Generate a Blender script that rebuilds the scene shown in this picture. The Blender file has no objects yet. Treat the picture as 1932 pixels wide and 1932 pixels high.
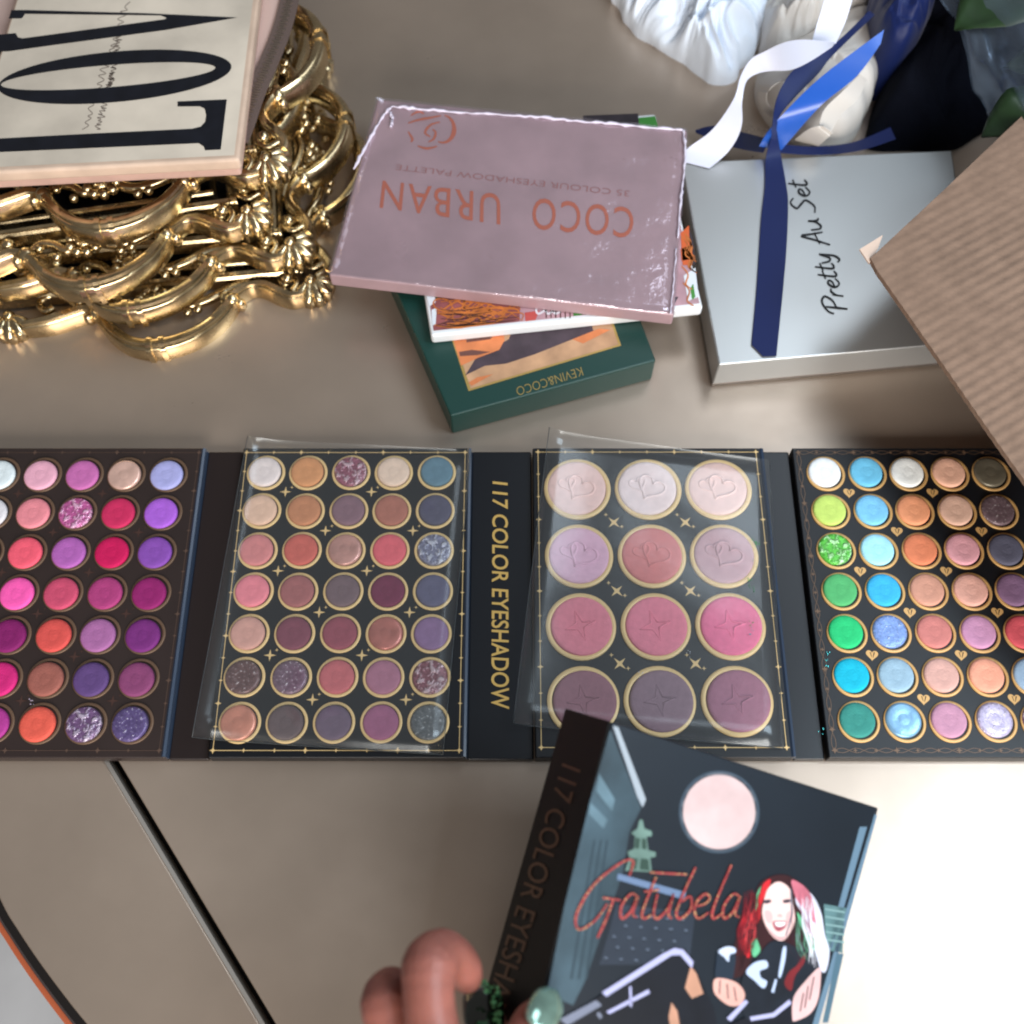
import bpy, bmesh, math, random
from mathutils import Vector, Matrix, noise

sc = bpy.context.scene
col = sc.collection
random.seed(7)

# ------------------------------------------------------------------ camera
TILT = math.radians(24.38)
CAM_H = 0.6038
FPX = 2050.0                     # focal length in units of a 1932 px wide picture
cam_d = bpy.data.cameras.new("camera")
cam = bpy.data.objects.new("camera", cam_d)
col.objects.link(cam)
cam.location = (0, 0, CAM_H)
cam.rotation_euler = (TILT, 0, 0)
cam_d.sensor_width = 36.0
cam_d.lens = 36.0 * FPX / 1932.0
cam_d.clip_start = 0.02
cam_d.clip_end = 20
cam_d.dof.use_dof = True
cam_d.dof.focus_distance = 0.61
cam_d.dof.aperture_fstop = 6.5
sc.camera = cam
sc.cycles.filter_width = 2.0

# ------------------------------------------------------------------ light
world = bpy.data.worlds.new("World")
sc.world = world
world.use_nodes = True
bg = world.node_tree.nodes["Background"]
bg.inputs[0].default_value = (0.98, 0.93, 0.90, 1)
bg.inputs[1].default_value = 0.135

def area(name, loc, target, size, size_y, power, color):
    d = bpy.data.lights.new(name, 'AREA')
    d.shape = 'RECTANGLE'
    d.size = size
    d.size_y = size_y
    d.energy = power
    d.color = color
    o = bpy.data.objects.new(name, d)
    col.objects.link(o)
    o.location = loc
    o.rotation_euler = (Vector(target) - Vector(loc)).to_track_quat('-Z', 'Y').to_euler()
    return o

area("window_light", (0.95, 0.04, 1.30), (0.22, 0.12, 0), 0.66, 0.80, 17, (0.74, 0.88, 1.0))
area("front_window_light", (0.30, -1.35, 0.80), (0.05, 0.30, 0.02), 1.3, 0.8, 44, (1.0, 0.955, 0.90))
area("far_window_light", (0.62, 1.00, 1.35), (0.15, 0.35, 0), 0.6, 0.6, 3.4, (0.80, 0.90, 1.0))

vs = sc.view_settings
vs.view_transform = 'Standard'
vs.look = 'None'
vs.exposure = 0.16
vs.gamma = 1.0

# ------------------------------------------------------------------ helpers
CT, ST = math.cos(TILT), math.sin(TILT)

def ray(px, py):
    dx, dy = (px - 966) / FPX, (966 - py) / FPX
    return Vector((dx, dy * CT + ST, dy * ST - CT))

def U(px, py, z=0.0):
    d = ray(px, py)
    t = (z - CAM_H) / d.z
    return Vector((d.x * t, d.y * t, z))

class Plane:
    """flat surface in the place; at() measures where a point of it stands"""
    def __init__(s, a, b, c):
        s.p = a
        s.n = (b - a).cross(c - a).normalized()
        if s.n.z < 0:
            s.n = -s.n
    def at(s, px, py, lift=0.0):
        o = Vector((0, 0, CAM_H))
        d = ray(px, py)
        t = (s.p + s.n * lift - o).dot(s.n) / d.dot(s.n)
        return o + d * t

def lin(c):
    r = []
    for v in c:
        v = v / 255.0
        r.append(v / 12.92 if v <= 0.04045 else ((v + 0.055) / 1.055) ** 2.4)
    return (r[0], r[1], r[2], 1.0)

_mats = {}

def mat(name, rgb, rough=0.5, metal=0.0, spec=0.5, coat=0.0, bump=0.0, bscale=300.0, var=0.0, vscale=40.0,
        sheen=0.0, trans=0.0, speck=None, speck_scale=900.0, speck_amt=0.3, sss=0.0, detail=3.0, rvar=0.0, rscale=30.0):
    if name in _mats:
        return _mats[name]
    m = bpy.data.materials.new(name)
    m.use_nodes = True
    nt = m.node_tree
    N, L = nt.nodes, nt.links
    p = N["Principled BSDF"]
    base = lin(rgb)
    p.inputs["Base Color"].default_value = base
    p.inputs["Roughness"].default_value = rough
    p.inputs["Metallic"].default_value = metal
    p.inputs["Specular IOR Level"].default_value = spec
    p.inputs["Coat Weight"].default_value = coat
    p.inputs["Coat Roughness"].default_value = 0.12
    p.inputs["Sheen Weight"].default_value = sheen
    p.inputs["Transmission Weight"].default_value = trans
    if sss:
        p.inputs["Subsurface Weight"].default_value = sss
        p.inputs["Subsurface Radius"].default_value = (0.006, 0.002, 0.001)
        p.inputs["Subsurface Scale"].default_value = 1.0
    tc = N.new("ShaderNodeTexCoord")
    out = None
    if var:
        nz = N.new("ShaderNodeTexNoise")
        nz.inputs["Scale"].default_value = vscale
        nz.inputs["Detail"].default_value = 5
        L.new(tc.outputs["Object"], nz.inputs["Vector"])
        rp = N.new("ShaderNodeValToRGB")
        rp.color_ramp.elements[0].position = 0.3
        rp.color_ramp.elements[1].position = 0.72
        rp.color_ramp.elements[0].color = tuple(max(0, c * (1 - var)) for c in base[:3]) + (1,)
        rp.color_ramp.elements[1].color = tuple(min(1, c * (1 + var)) for c in base[:3]) + (1,)
        L.new(nz.outputs["Fac"], rp.inputs["Fac"])
        out = rp.outputs["Color"]
    hgt = None
    if speck:
        vz = N.new("ShaderNodeTexNoise")
        vz.inputs["Scale"].default_value = speck_scale
        vz.inputs["Detail"].default_value = 2
        L.new(tc.outputs["Object"], vz.inputs["Vector"])
        r2 = N.new("ShaderNodeValToRGB")
        r2.color_ramp.elements[0].position = min(0.9, 0.60 - speck_amt * 0.4)
        r2.color_ramp.elements[1].position = min(0.98, 0.74 - speck_amt * 0.25)
        L.new(vz.outputs["Fac"], r2.inputs["Fac"])
        mx = N.new("ShaderNodeMix")
        mx.data_type = 'RGBA'
        L.new(r2.outputs["Color"], mx.inputs["Factor"])
        if out:
            L.new(out, mx.inputs["A"])
        else:
            mx.inputs["A"].default_value = base
        mx.inputs["B"].default_value = lin(speck)
        out = mx.outputs["Result"]
        hgt = r2.outputs["Color"]
    if out:
        L.new(out, p.inputs["Base Color"])
    if rvar:
        nr = N.new("ShaderNodeTexNoise")
        nr.inputs["Scale"].default_value = rscale
        nr.inputs["Detail"].default_value = 7
        nr.inputs["Roughness"].default_value = 0.65
        L.new(tc.outputs["Object"], nr.inputs["Vector"])
        mr = N.new("ShaderNodeMapRange")
        mr.inputs["From Min"].default_value = 0.3
        mr.inputs["From Max"].default_value = 0.7
        mr.inputs["To Min"].default_value = max(0.02, rough - rvar)
        mr.inputs["To Max"].default_value = rough + rvar
        L.new(nr.outputs["Fac"], mr.inputs["Value"])
        L.new(mr.outputs["Result"], p.inputs["Roughness"])
    if bump:
        b = N.new("ShaderNodeBump")
        b.inputs["Strength"].default_value = bump
        b.inputs["Distance"].default_value = 0.001
        if hgt is None:
            nb = N.new("ShaderNodeTexNoise")
            nb.inputs["Scale"].default_value = bscale
            nb.inputs["Detail"].default_value = detail
            L.new(tc.outputs["Object"], nb.inputs["Vector"])
            hgt = nb.outputs["Fac"]
        L.new(hgt, b.inputs["Height"])
        L.new(b.outputs["Normal"], p.inputs["Normal"])
    _mats[name] = m
    return m

def film_mat(name, tint, gloss, rough, haze, bscale=22, bump=0.25):
    m = bpy.data.materials.new(name)
    m.use_nodes = True
    nt = m.node_tree
    N, L = nt.nodes, nt.links
    N.remove(N["Principled BSDF"])
    o = N["Material Output"]
    t = N.new("ShaderNodeBsdfTransparent")
    t.inputs[0].default_value = (0.992, 0.994, 0.994, 1)
    g = N.new("ShaderNodeBsdfGlossy")
    g.inputs["Color"].default_value = lin(tint)
    g.inputs["Roughness"].default_value = rough
    d = N.new("ShaderNodeBsdfDiffuse")
    d.inputs["Color"].default_value = lin(tint)
    tc = N.new("ShaderNodeTexCoord")
    nz = N.new("ShaderNodeTexNoise")
    nz.inputs["Scale"].default_value = bscale
    nz.inputs["Detail"].default_value = 4
    L.new(tc.outputs["Object"], nz.inputs["Vector"])
    b = N.new("ShaderNodeBump")
    b.inputs["Strength"].default_value = bump
    b.inputs["Distance"].default_value = 0.002
    L.new(nz.outputs["Fac"], b.inputs["Height"])
    L.new(b.outputs["Normal"], g.inputs["Normal"])
    m1 = N.new("ShaderNodeMixShader")
    m1.inputs[0].default_value = gloss
    L.new(t.outputs[0], m1.inputs[1])
    L.new(g.outputs[0], m1.inputs[2])
    m2 = N.new("ShaderNodeMixShader")
    m2.inputs[0].default_value = haze
    L.new(m1.outputs[0], m2.inputs[1])
    L.new(d.outputs[0], m2.inputs[2])
    L.new(m2.outputs[0], o.inputs["Surface"])
    return m

def tag(o, label, cat, group=None, kind=None):
    if label:
        o["label"] = label
    if cat:
        o["category"] = cat
    if group:
        o["group"] = group
    if kind:
        o["kind"] = kind
    return o

def thing(name, loc, label, cat, group=None):
    o = bpy.data.objects.new(name, None)
    o.empty_display_size = 0.02
    o.location = loc
    col.objects.link(o)
    return tag(o, label, cat, group)

def wloc(o):
    v = Vector((0, 0, 0))
    while o is not None:
        v += o.location
        o = o.parent
    return v

def link_mesh(name, me, m, parent=None, loc=None, smooth=True):
    o = bpy.data.objects.new(name, me)
    col.objects.link(o)
    if m is not None and not me.materials:
        me.materials.append(m)
    if parent is not None:
        o.parent = parent
    if loc is not None:
        o.location = loc
    if smooth and me.polygons:
        me.polygons.foreach_set("use_smooth", [True] * len(me.polygons))
    return o

class MB:
    def __init__(s):
        s.v = []
        s.f = []
    def add(s, vs_, fs):
        k = len(s.v)
        s.v += [Vector(x) for x in vs_]
        s.f += [[i + k for i in f] for f in fs]
    def prism(s, top, off):
        """closed prism: polygon top, extruded by the vector (or vectors) off"""
        n = len(top)
        offs = off if isinstance(off, list) else [off] * n
        low = [Vector(p) + Vector(o) for p, o in zip(top, offs)]
        f = [list(range(n)), list(range(2 * n - 1, n - 1, -1))]
        for i in range(n):
            j = (i + 1) % n
            f.append([i, i + n, j + n, j])
        s.add(list(top) + low, f)
    def tube(s, path, rad, seg=8, cap=True):
        path = [Vector(p) for p in path]
        n = len(path)
        rr = rad if isinstance(rad, (list, tuple)) else [rad] * n
        vs_, fs = [], []
        up = None
        for i, p in enumerate(path):
            t = (path[min(i + 1, n - 1)] - path[max(i - 1, 0)]).normalized()
            if up is None:
                up = Vector((0, 0, 1)) if abs(t.z) < 0.9 else Vector((1, 0, 0))
            a = t.cross(up)
            if a.length < 1e-6:
                a = t.orthogonal()
            a.normalize()
            b = a.cross(t).normalized()
            up = b
            for k in range(seg):
                th = 2 * math.pi * k / seg
                vs_.append(p + (a * math.cos(th) + b * math.sin(th)) * rr[i])
        for i in range(n - 1):
            for k in range(seg):
                k2 = (k + 1) % seg
                fs.append([i * seg + k, i * seg + k2, (i + 1) * seg + k2, (i + 1) * seg + k])
        if cap:
            fs.append(list(range(seg))[::-1])
            fs.append([(n - 1) * seg + k for k in range(seg)])
        s.add(vs_, fs)
    def sweep(s, path, section, scale=None, closed=False):
        """section of (lateral, up) points carried along a path in the xy plane"""
        path = [Vector(p) for p in path]
        n, k = len(path), len(section)
        vs_, fs = [], []
        for i, p in enumerate(path):
            t = path[min(i + 1, n - 1)] - path[max(i - 1, 0)]
            t.z = 0
            t.normalize()
            a = Vector((t.y, -t.x, 0))
            sl = scale[i] if scale else 1.0
            for (x, z) in section:
                vs_.append(p + a * (x * sl) + Vector((0, 0, z * (0.6 + 0.4 * sl))))
        for i in range(n - 1):
            for q in range(k):
                q2 = (q + 1) % k
                fs.append([i * k + q, (i + 1) * k + q, (i + 1) * k + q2, i * k + q2])
        fs.append(list(range(k)))
        fs.append([(n - 1) * k + q for q in range(k)][::-1])
        s.add(vs_, fs)
    def ball(s, c, r, seg=10, rings=6, squash=1.0):
        c = Vector(c)
        vs_, fs = [c + Vector((0, 0, r * squash))], []
        for i in range(1, rings):
            ph = math.pi * i / rings
            for k in range(seg):
                th = 2 * math.pi * k / seg
                vs_.append(c + Vector((r * math.sin(ph) * math.cos(th), r * math.sin(ph) * math.sin(th), r * squash * math.cos(ph))))
        vs_.append(c - Vector((0, 0, r * squash)))
        for k in range(seg):
            fs.append([0, 1 + k, 1 + (k + 1) % seg])
        for i in range(rings - 2):
            for k in range(seg):
                a, b = 1 + i * seg + k, 1 + i * seg + (k + 1) % seg
                fs.append([a, a + seg, b + seg, b])
        e = len(vs_) - 1
        for k in range(seg):
            fs.append([e, 1 + (rings - 2) * seg + (k + 1) % seg, 1 + (rings - 2) * seg + k])
        s.add(vs_, fs)
    def lathe(s, prof, seg=32, c=(0, 0, 0)):
        c = Vector(c)
        vs_, fs = [], []
        k = len(prof)
        for j in range(seg):
            th = 2 * math.pi * j / seg
            for (r, z) in prof:
                vs_.append(c + Vector((r * math.cos(th), r * math.sin(th), z)))
        for j in range(seg):
            j2 = (j + 1) % seg
            for q in range(k - 1):
                fs.append([j * k + q, j2 * k + q, j2 * k + q + 1, j * k + q + 1])
        s.add(vs_, fs)
    def strip(s, a, b, th):
        """ribbon between two edge lines, with a real thickness"""
        n = len(a)
        vs_, fs = [], []
        for i in range(n):
            j0, j1 = max(i - 1, 0), min(i + 1, n - 1)
            t = (a[j1] - a[j0]) + (b[j1] - b[j0])
            nn = t.cross(b[i] - a[i])
            nn = nn.normalized() if nn.length > 1e-12 else Vector((0, 0, 1))
            if nn.z < 0:
                nn = -nn
            vs_ += [a[i], b[i], b[i] - nn * th, a[i] - nn * th]
        for i in range(n - 1):
            for q in range(4):
                q2 = (q + 1) % 4
                fs.append([i * 4 + q, i * 4 + q2, (i + 1) * 4 + q2, (i + 1) * 4 + q])
        fs.append([3, 2, 1, 0])
        fs.append([(n - 1) * 4 + q for q in range(4)])
        s.add(vs_, fs)
    def mesh(s, name, origin=Vector((0, 0, 0))):
        me = bpy.data.meshes.new(name)
        me.from_pydata([tuple(v - origin) for v in s.v], [], s.f)
        bm = bmesh.new()
        bm.from_mesh(me)
        bmesh.ops.remove_doubles(bm, verts=bm.verts, dist=1e-7)
        bmesh.ops.recalc_face_normals(bm, faces=bm.faces)
        bm.to_mesh(me)
        bm.free()
        me.update()
        return me
    def build(s, name, m, parent=None, smooth=False, bevel=0.0, subdiv=0, bseg=3):
        o = link_mesh(name, s.mesh(name, wloc(parent)), m, parent, None, smooth or bevel > 0)
        if bevel:
            b = o.modifiers.new("bevel", 'BEVEL')
            b.width = bevel
            b.segments = bseg
            b.limit_method = 'ANGLE'
            b.angle_limit = math.radians(35)
            w = o.modifiers.new("wn", 'WEIGHTED_NORMAL')
            w.keep_sharp = True
        if subdiv:
            d = o.modifiers.new("sub", 'SUBSURF')
            d.levels = d.render_levels = subdiv
        return o

def spline(pts, k=6, closed=False):
    """Catmull-Rom through the points (tuples or Vectors)"""
    P = [Vector(p) for p in pts]
    n = len(P)
    out = []
    rng = n if closed else n - 1
    for i in range(rng):
        if closed:
            p0, p1, p2, p3 = P[(i - 1) % n], P[i], P[(i + 1) % n], P[(i + 2) % n]
        else:
            p0, p1, p2, p3 = P[max(i - 1, 0)], P[i], P[i + 1], P[min(i + 2, n - 1)]
        for j in range(k):
            t = j / k
            out.append(0.5 * ((2 * p1) + (p2 - p0) * t + (2 * p0 - 5 * p1 + 4 * p2 - p3) * t * t + (3 * p1 - p0 - 3 * p2 + p3) * t ** 3))
    if not closed:
        out.append(P[-1])
    return out

def tri_poly(rings, f, lift):
    """flat print: polygon (outer, holes...) in 2D, each point carried to the place by f(x, y, lift)"""
    cu = bpy.data.curves.new("tmp", 'CURVE')
    cu.dimensions = '2D'
    cu.fill_mode = 'BOTH'
    for r in rings:
        sp = cu.splines.new('POLY')
        sp.points.add(len(r) - 1)
        for q, p in zip(sp.points, r):
            q.co = (p[0] / 1000, p[1] / 1000, 0, 1)
        sp.use_cyclic_u = True
    o = bpy.data.objects.new("tmp", cu)
    me = bpy.data.meshes.new_from_object(o)
    vs_ = [f(v.co.x * 1000, v.co.y * 1000, lift) for v in me.vertices]
    fs = [list(p.vertices) for p in me.polygons]
    bpy.data.objects.remove(o)
    bpy.data.curves.remove(cu)
    bpy.data.meshes.remove(me)
    return vs_, fs

def flat(name, rings, f, lift, m, parent):
    if len(rings) > 1 and name not in ("tuft_print", "printed_star"):
        return [flat(name, [rr], f, lift, m, parent) for rr in rings][-1]
    b = MB()
    for rr in rings:
        b.add(*tri_poly(rr, f, lift))
    o = b.build(name, m, parent)
    if name == "tuft_print":
        o["kind"] = "stuff"
    return o

def pen(path, w, f, lift, b, taper=0.0):
    """one pen stroke on a flat surface: a strip of width w (in the path's own units)"""
    P = [Vector((p[0], p[1], 0)) for p in path]
    n = len(P)
    vs_, fs = [], []
    for i in range(n):
        t = (P[min(i + 1, n - 1)] - P[max(i - 1, 0)])
        t = t.normalized() if t.length > 1e-9 else Vector((1, 0, 0))
        a = Vector((-t.y, t.x, 0))
        h = w / 2 * (1 - taper * abs(2 * i / max(1, n - 1) - 1))
        for sgn in (1, -1):
            q = P[i] + a * h * sgn
            vs_.append(f(q.x, q.y, lift))
    for i in range(n - 1):
        fs.append([2 * i, 2 * i + 1, 2 * i + 3, 2 * i + 2])
    b.add(vs_, fs)

def text_mesh(body, quad, lift, m, name, parent, f, shear=0.0, off=0.0, space=1.0):
    """lettering set inside a quad (baseline start, baseline end, top end, top start), on the surface f"""
    cu = bpy.data.curves.new("tmp", 'FONT')
    cu.body = body
    cu.shear = shear
    cu.offset = off
    cu.space_character = space
    cu.resolution_u = 4
    cu.fill_mode = 'FRONT'
    o = bpy.data.objects.new("tmp", cu)
    me = bpy.data.meshes.new_from_object(o)
    xs = [v.co.x for v in me.vertices]
    ys = [v.co.y for v in me.vertices]
    x0, x1, y0, y1 = min(xs), max(xs), min(ys), max(ys)
    q = [Vector((p[0], p[1], 0)) for p in quad]
    b = MB()
    vs_ = []
    for v in me.vertices:
        u, w = (v.co.x - x0) / (x1 - x0), (v.co.y - y0) / (y1 - y0)
        p = (q[0] * (1 - u) + q[1] * u) * (1 - w) + (q[3] * (1 - u) + q[2] * u) * w
        vs_.append(f(p.x, p.y, lift))
    b.add(vs_, [list(p.vertices) for p in me.polygons])
    bpy.data.objects.remove(o)
    bpy.data.curves.remove(cu)
    bpy.data.meshes.remove(me)
    return b.build(name, m, parent)

SCRIPT = {
 'P': ([[(.2, 0), (.32, .9), (.45, 1.9)], [(-.1, 1.35), (.15, 1.85), (.8, 2.1), (1.2, 1.7), (.9, 1.15), (.35, .95)]], 1.15),
 'r': ([[(0, 0), (.15, .95)], [(.1, .6), (.35, .95), (.6, .9)]], .62),
 'e': ([[(.08, .5), (.45, .6), (.58, .85), (.35, 1), (.1, .7), (.1, .3), (.35, 0), (.7, .25)]], .7),
 't': ([[(.34, 1.7), (.15, .3), (.3, 0), (.55, .15)], [(0, 1.1), (.6, 1.18)]], .58),
 'y': ([[(0, 1), (.1, .3), (.35, .15), (.62, .9)], [(.66, 1), (.5, -.3), (.2, -.7), (0, -.45)]], .85),
 'A': ([[(0, -.3), (.4, .9), (.75, 2), (.85, 1), (.95, 0)], [(.1, .6), (.95, .8)]], 1.15),
 'u': ([[(0, 1), (.05, .2), (.28, 0), (.58, .4), (.66, 1)], [(.66, 1), (.66, .2), (.85, 0)]], .88),
 'S': ([[(1.05, 1.65), (.7, 2.05), (.3, 1.65), (.6, 1.1), (.85, .6), (.4, 0), (-.1, .15)]], 1.1),
 'G': ([[(1.75, 1.75), (1.75, 2.35), (1.3, 2.3), (.4, 1.4), (0, .2), (.25, -.45), (.8, -.1), (1.15, .6)], [(.9, .85), (1.65, .75)], [(1.35, .75), (1.25, -.1), (1.1, -.8)]], 1.7),
 'a': ([[(.6, .9), (.3, 1), (.05, .5), (.2, 0), (.5, .3), (.62, .9), (.6, .2), (.82, .05)]], .82),
 'b': ([[(.4, 2.1), (.15, .9), (.1, .2), (.35, 0), (.65, .4), (.5, .9), (.2, .7)]], .72),
 'l': ([[(.42, 2.2), (.15, .5), (.25, 0), (.55, .2)]], .5),
 ' ': ([], .45),
}

def script_text(body, org, xdir, ydir, w, f, lift, b, slant=0.0, taper=0.35):
    x = 0.0
    for ch in body:
        strokes, adv = SCRIPT[ch]
        for st in strokes:
            pts = [(p[0] + slant * p[1] + x, p[1], 0) for p in st]
            pts = spline(pts, 6) if len(pts) > 2 else pts
            pen([(org[0] + p[0] * xdir[0] + p[1] * ydir[0], org[1] + p[0] * xdir[1] + p[1] * ydir[1]) for p in pts], w, f, lift, b, taper)
        x += adv
    return x

def on_z(z):
    return lambda x, y, lift: U(x, y, z + lift)

def ell(cx, cy, a, b, rot=0.0, n=40):
    r = math.radians(rot)
    return [(cx + a * math.cos(t) * math.cos(r) - b * math.sin(t) * math.sin(r), cy + a * math.cos(t) * math.sin(r) + b * math.sin(t) * math.cos(r))
            for t in [2 * math.pi * i / n for i in range(n)]]

def star4(cx, cy, r, k=0.28, rot=0.0, kx=1.0):
    out = []
    for i in range(8):
        a = rot + i * math.pi / 4
        rr = r if i % 2 == 0 else r * k
        out.append((cx + rr * kx * math.cos(a), cy + rr * math.sin(a)))
    return out

def heart(cx, cy, r, rot=0.0, n=28):
    out = []
    for i in range(n):
        t = 2 * math.pi * i / n
        x = 16 * math.sin(t) ** 3 / 17
        y = (13 * math.cos(t) - 5 * math.cos(2 * t) - 2 * math.cos(3 * t) - math.cos(4 * t)) / 17
        out.append((cx + r * (x * math.cos(rot) - y * math.sin(rot)), cy + r * (x * math.sin(rot) + y * math.cos(rot))))
    return out

# ------------------------------------------------------------------ floor and table
b = MB()
b.prism([Vector((-2.5, -2.5, -0.74)), Vector((2.5, -2.5, -0.74)), Vector((2.5, 3, -0.74)), Vector((-2.5, 3, -0.74))], Vector((0, 0, -0.05)))
fl = b.build("floor", mat("floor_tile", (196, 200, 206), 0.6, var=0.15, vscale=6))
tag(fl, "pale grey floor seen past the table edge", None, kind="structure")

m_table = mat("table_laminate", (178, 161, 146), 0.32, metal=0.60, spec=0.5, bump=0.02, bscale=900, var=0.07, vscale=14, rvar=0.06, rscale=13)
m_trim = mat("table_trim_black", (22, 18, 17), 0.4)
table = thing("table", (0, 0.3, 0), "glossy taupe table with a dark leaf seam, under everything", "table")
s0, s1 = U(205, 1436), U(500, 1932)
sd = (s1 - s0).normalized()
sn = Vector((sd.y, -sd.x, 0))
if sn.x < 0:
    sn = -sn
far, near = s0 - sd * 1.1, s1 + sd * 0.55
gap = 0.0042
down = Vector((0, 0, -0.028))
b = MB()
b.prism([far + sn * gap, near + sn * gap, Vector((1.5, near.y, 0)), Vector((1.5, far.y, 0))], down)
b.build("tabletop", m_table, table, bevel=0.0012)
edge_px = [(-60, 1560), (0, 1700), (30, 1752), (70, 1812), (115, 1873), (162, 1932), (260, 2045), (420, 2200)]
edge = [U(x, y) for x, y in edge_px]
edge = spline(edge, 5)
edge = [edge[0] + (edge[0] - edge[1]).normalized() * 0.8] + edge
b = MB()
b.prism([far - sn * gap * 0.45] + edge + [near - sn * gap * 0.45], down)
b.build("table_leaf", m_table, table, bevel=0.0015)
b = MB()
b.sweep([far - sn * gap * 0.1 + Vector((0, 0, -0.003)), near - sn * gap * 0.1 + Vector((0, 0, -0.003))], [(-0.0003, 0.0024), (0.0017, 0.0028), (0.0017, -0.012), (-0.0003, -0.012)])
b.build("seam_strip", mat("seam_metal", (190, 184, 176), 0.3, metal=0.7), table)
b = MB()
b.sweep([far + sn * 0.002 + Vector((0, 0, -0.022)), near + sn * 0.002 + Vector((0, 0, -0.022))], [(-0.006, 0.002), (0.006, 0.002), (0.006, -0.004), (-0.006, -0.004)])
b.build("seam_floor", m_trim, table)
b = MB()
b.sweep([p + Vector((0, 0, -0.0145)) for p in edge], [(0.0, 0.0135), (0.004, 0.0125), (0.006, 0.009), (0.006, -0.014), (0.0, -0.014)])
b.build("edge_trim", m_trim, table, smooth=False)
b = MB()
b.sweep([p + Vector((0, 0, -0.0145)) for p in edge], [(0.0061, 0.007), (0.0095, 0.006), (0.0105, -0.014), (0.0061, -0.014)])
b.build("lower_trim", mat("table_trim_rust", (165, 84, 52), 0.5), table)

# ------------------------------------------------------------------ the unfolded eyeshadow palette
m_black = mat("palette_black_card", (13, 15, 20), 0.42, spec=0.45, bump=0.03, bscale=900)
m_brown = mat("palette_glare_brown", (48, 38, 36), 0.4, spec=0.45, var=0.12, vscale=30)  # warm film glare on the left panel, put into the card colour
m_spine = mat("palette_spine_card", (15, 18, 24), 0.34, spec=0.5)
m_spine_brown = mat("palette_spine_brown", (34, 25, 24), 0.38, spec=0.5)
m_ring = mat("gold_print", (226, 192, 134), 0.45, metal=0.12, bump=0.02, bscale=600)
m_ring_dim = mat("gold_print_dim", (110, 86, 68), 0.45, metal=0.3)  # left rings' gold darkened for its brown reflection; also borders the right panel
m_ring_warm = mat("gold_print_deep", (206, 162, 102), 0.42, metal=0.2)
m_gold_foil = mat("gold_foil_lettering", (226, 184, 104), 0.38, metal=0.35)
m_edge_blue = mat("palette_edge_lacquer", (44, 58, 78), 0.25, spec=0.7)

pal = thing("eyeshadow_palette", U(945, 1140), "unfolded black fold-out makeup palette with four panels of round coloured pans", "makeup palette")
ZT = 0.010
Y0, Y1 = 0.1222, 0.3125

def pan_mesh(r, h, emboss=None, seed=0):
    b = MB()
    prof = [(0.0, h * 0.97), (r * 0.3, h * 0.985), (r * 0.34, h * 0.955), (r * 0.38, h * 0.99), (r * 0.62, h), (r * 0.84, h * 0.97), (r * 0.94, h * 0.84), (r * 0.985, h * 0.6), (r, h * 0.3), (r, 0)]
    if emboss:
        prof = [(0.0, h * 0.97), (r * 0.4, h * 0.99), (r * 0.7, h), (r * 0.88, h * 0.97), (r * 0.955, h * 0.84), (r * 0.99, h * 0.6), (r, h * 0.3), (r, 0)]
    b.lathe(prof, 36)
    if emboss == 'heart':
        ht = heart(r * 0.12, r * 0.02, r * 0.5, math.radians(-28))
        b.tube([Vector((x, y, h * 0.88)) for x, y in ht + ht[:1]], r * 0.05, 6, False)
        h2 = heart(-r * 0.32, r * 0.12, r * 0.3, math.radians(22))
        b.tube([Vector((x, y, h * 0.81)) for x, y in h2 + h2[:1]], r * 0.05, 6, False)
    if emboss == 'star':
        st = star4(-r * 0.05, 0, r * 0.5, 0.3, 0.2)
        b.tube([Vector((x, y, h * 0.785)) for x, y in st + st[:1]], r * 0.052, 6, False)
    return b.mesh("pan_mesh")

def ring_mesh(ro, ri, h):
    b = MB()
    b.lathe([(ri, 0.0), (ri, h * 0.8), (ri + (ro - ri) * 0.15, h), (ro - (ro - ri) * 0.15, h), (ro, h * 0.7), (ro, 0.0)], 40)
    return b.mesh("ring_mesh")

pan_small = pan_mesh(0.0099, 0.0023)
pan_big_heart = pan_mesh(0.0178, 0.0021, 'heart')
pan_big_star = pan_mesh(0.0178, 0.0021, 'star')
ring_small = ring_mesh(0.0117, 0.0100, 0.0008)
ring_big = ring_mesh(0.0202, 0.0174, 0.0012)
for me in (pan_small, pan_big_heart, pan_big_star, ring_small, ring_big):
    me.polygons.foreach_set("use_smooth", [True] * len(me.polygons))
    me.materials.append(None)

def inst(name, me, m, parent, wpos, rotz=0.0, tilt=(0, 0)):
    o = bpy.data.objects.new(name, me)
    col.objects.link(o)
    o.parent = parent
    o.location = Vector(wpos) - wloc(parent)
    o.rotation_euler = (tilt[0], tilt[1], rotz)
    o.material_slots[0].link = 'OBJECT'
    o.material_slots[0].material = m
    return o

def powder(rgb, kind):
    nm = "powder_%d_%d_%d%s" % (rgb[0], rgb[1], rgb[2], kind)
    lt = tuple(min(255, int(c + (255 - c) * 0.5)) for c in rgb)
    if kind == 'g':
        return mat(nm, rgb, 0.34, metal=0.3, bump=0.7, speck=lt, speck_scale=330, speck_amt=0.30, var=0.4, vscale=700)
    if kind == 'l':
        return mat(nm, rgb, 0.38, metal=0.25, bump=0.5, speck=lt, speck_scale=520, speck_amt=0.05, var=0.3, vscale=600)
    if kind == 's':
        return mat(nm, rgb, 0.33, metal=0.35, bump=0.35, bscale=150, var=0.22, vscale=110)
    return mat(nm, rgb, 0.74, spec=0.22, bump=0.30, bscale=1100, var=0.07, vscale=320)

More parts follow.
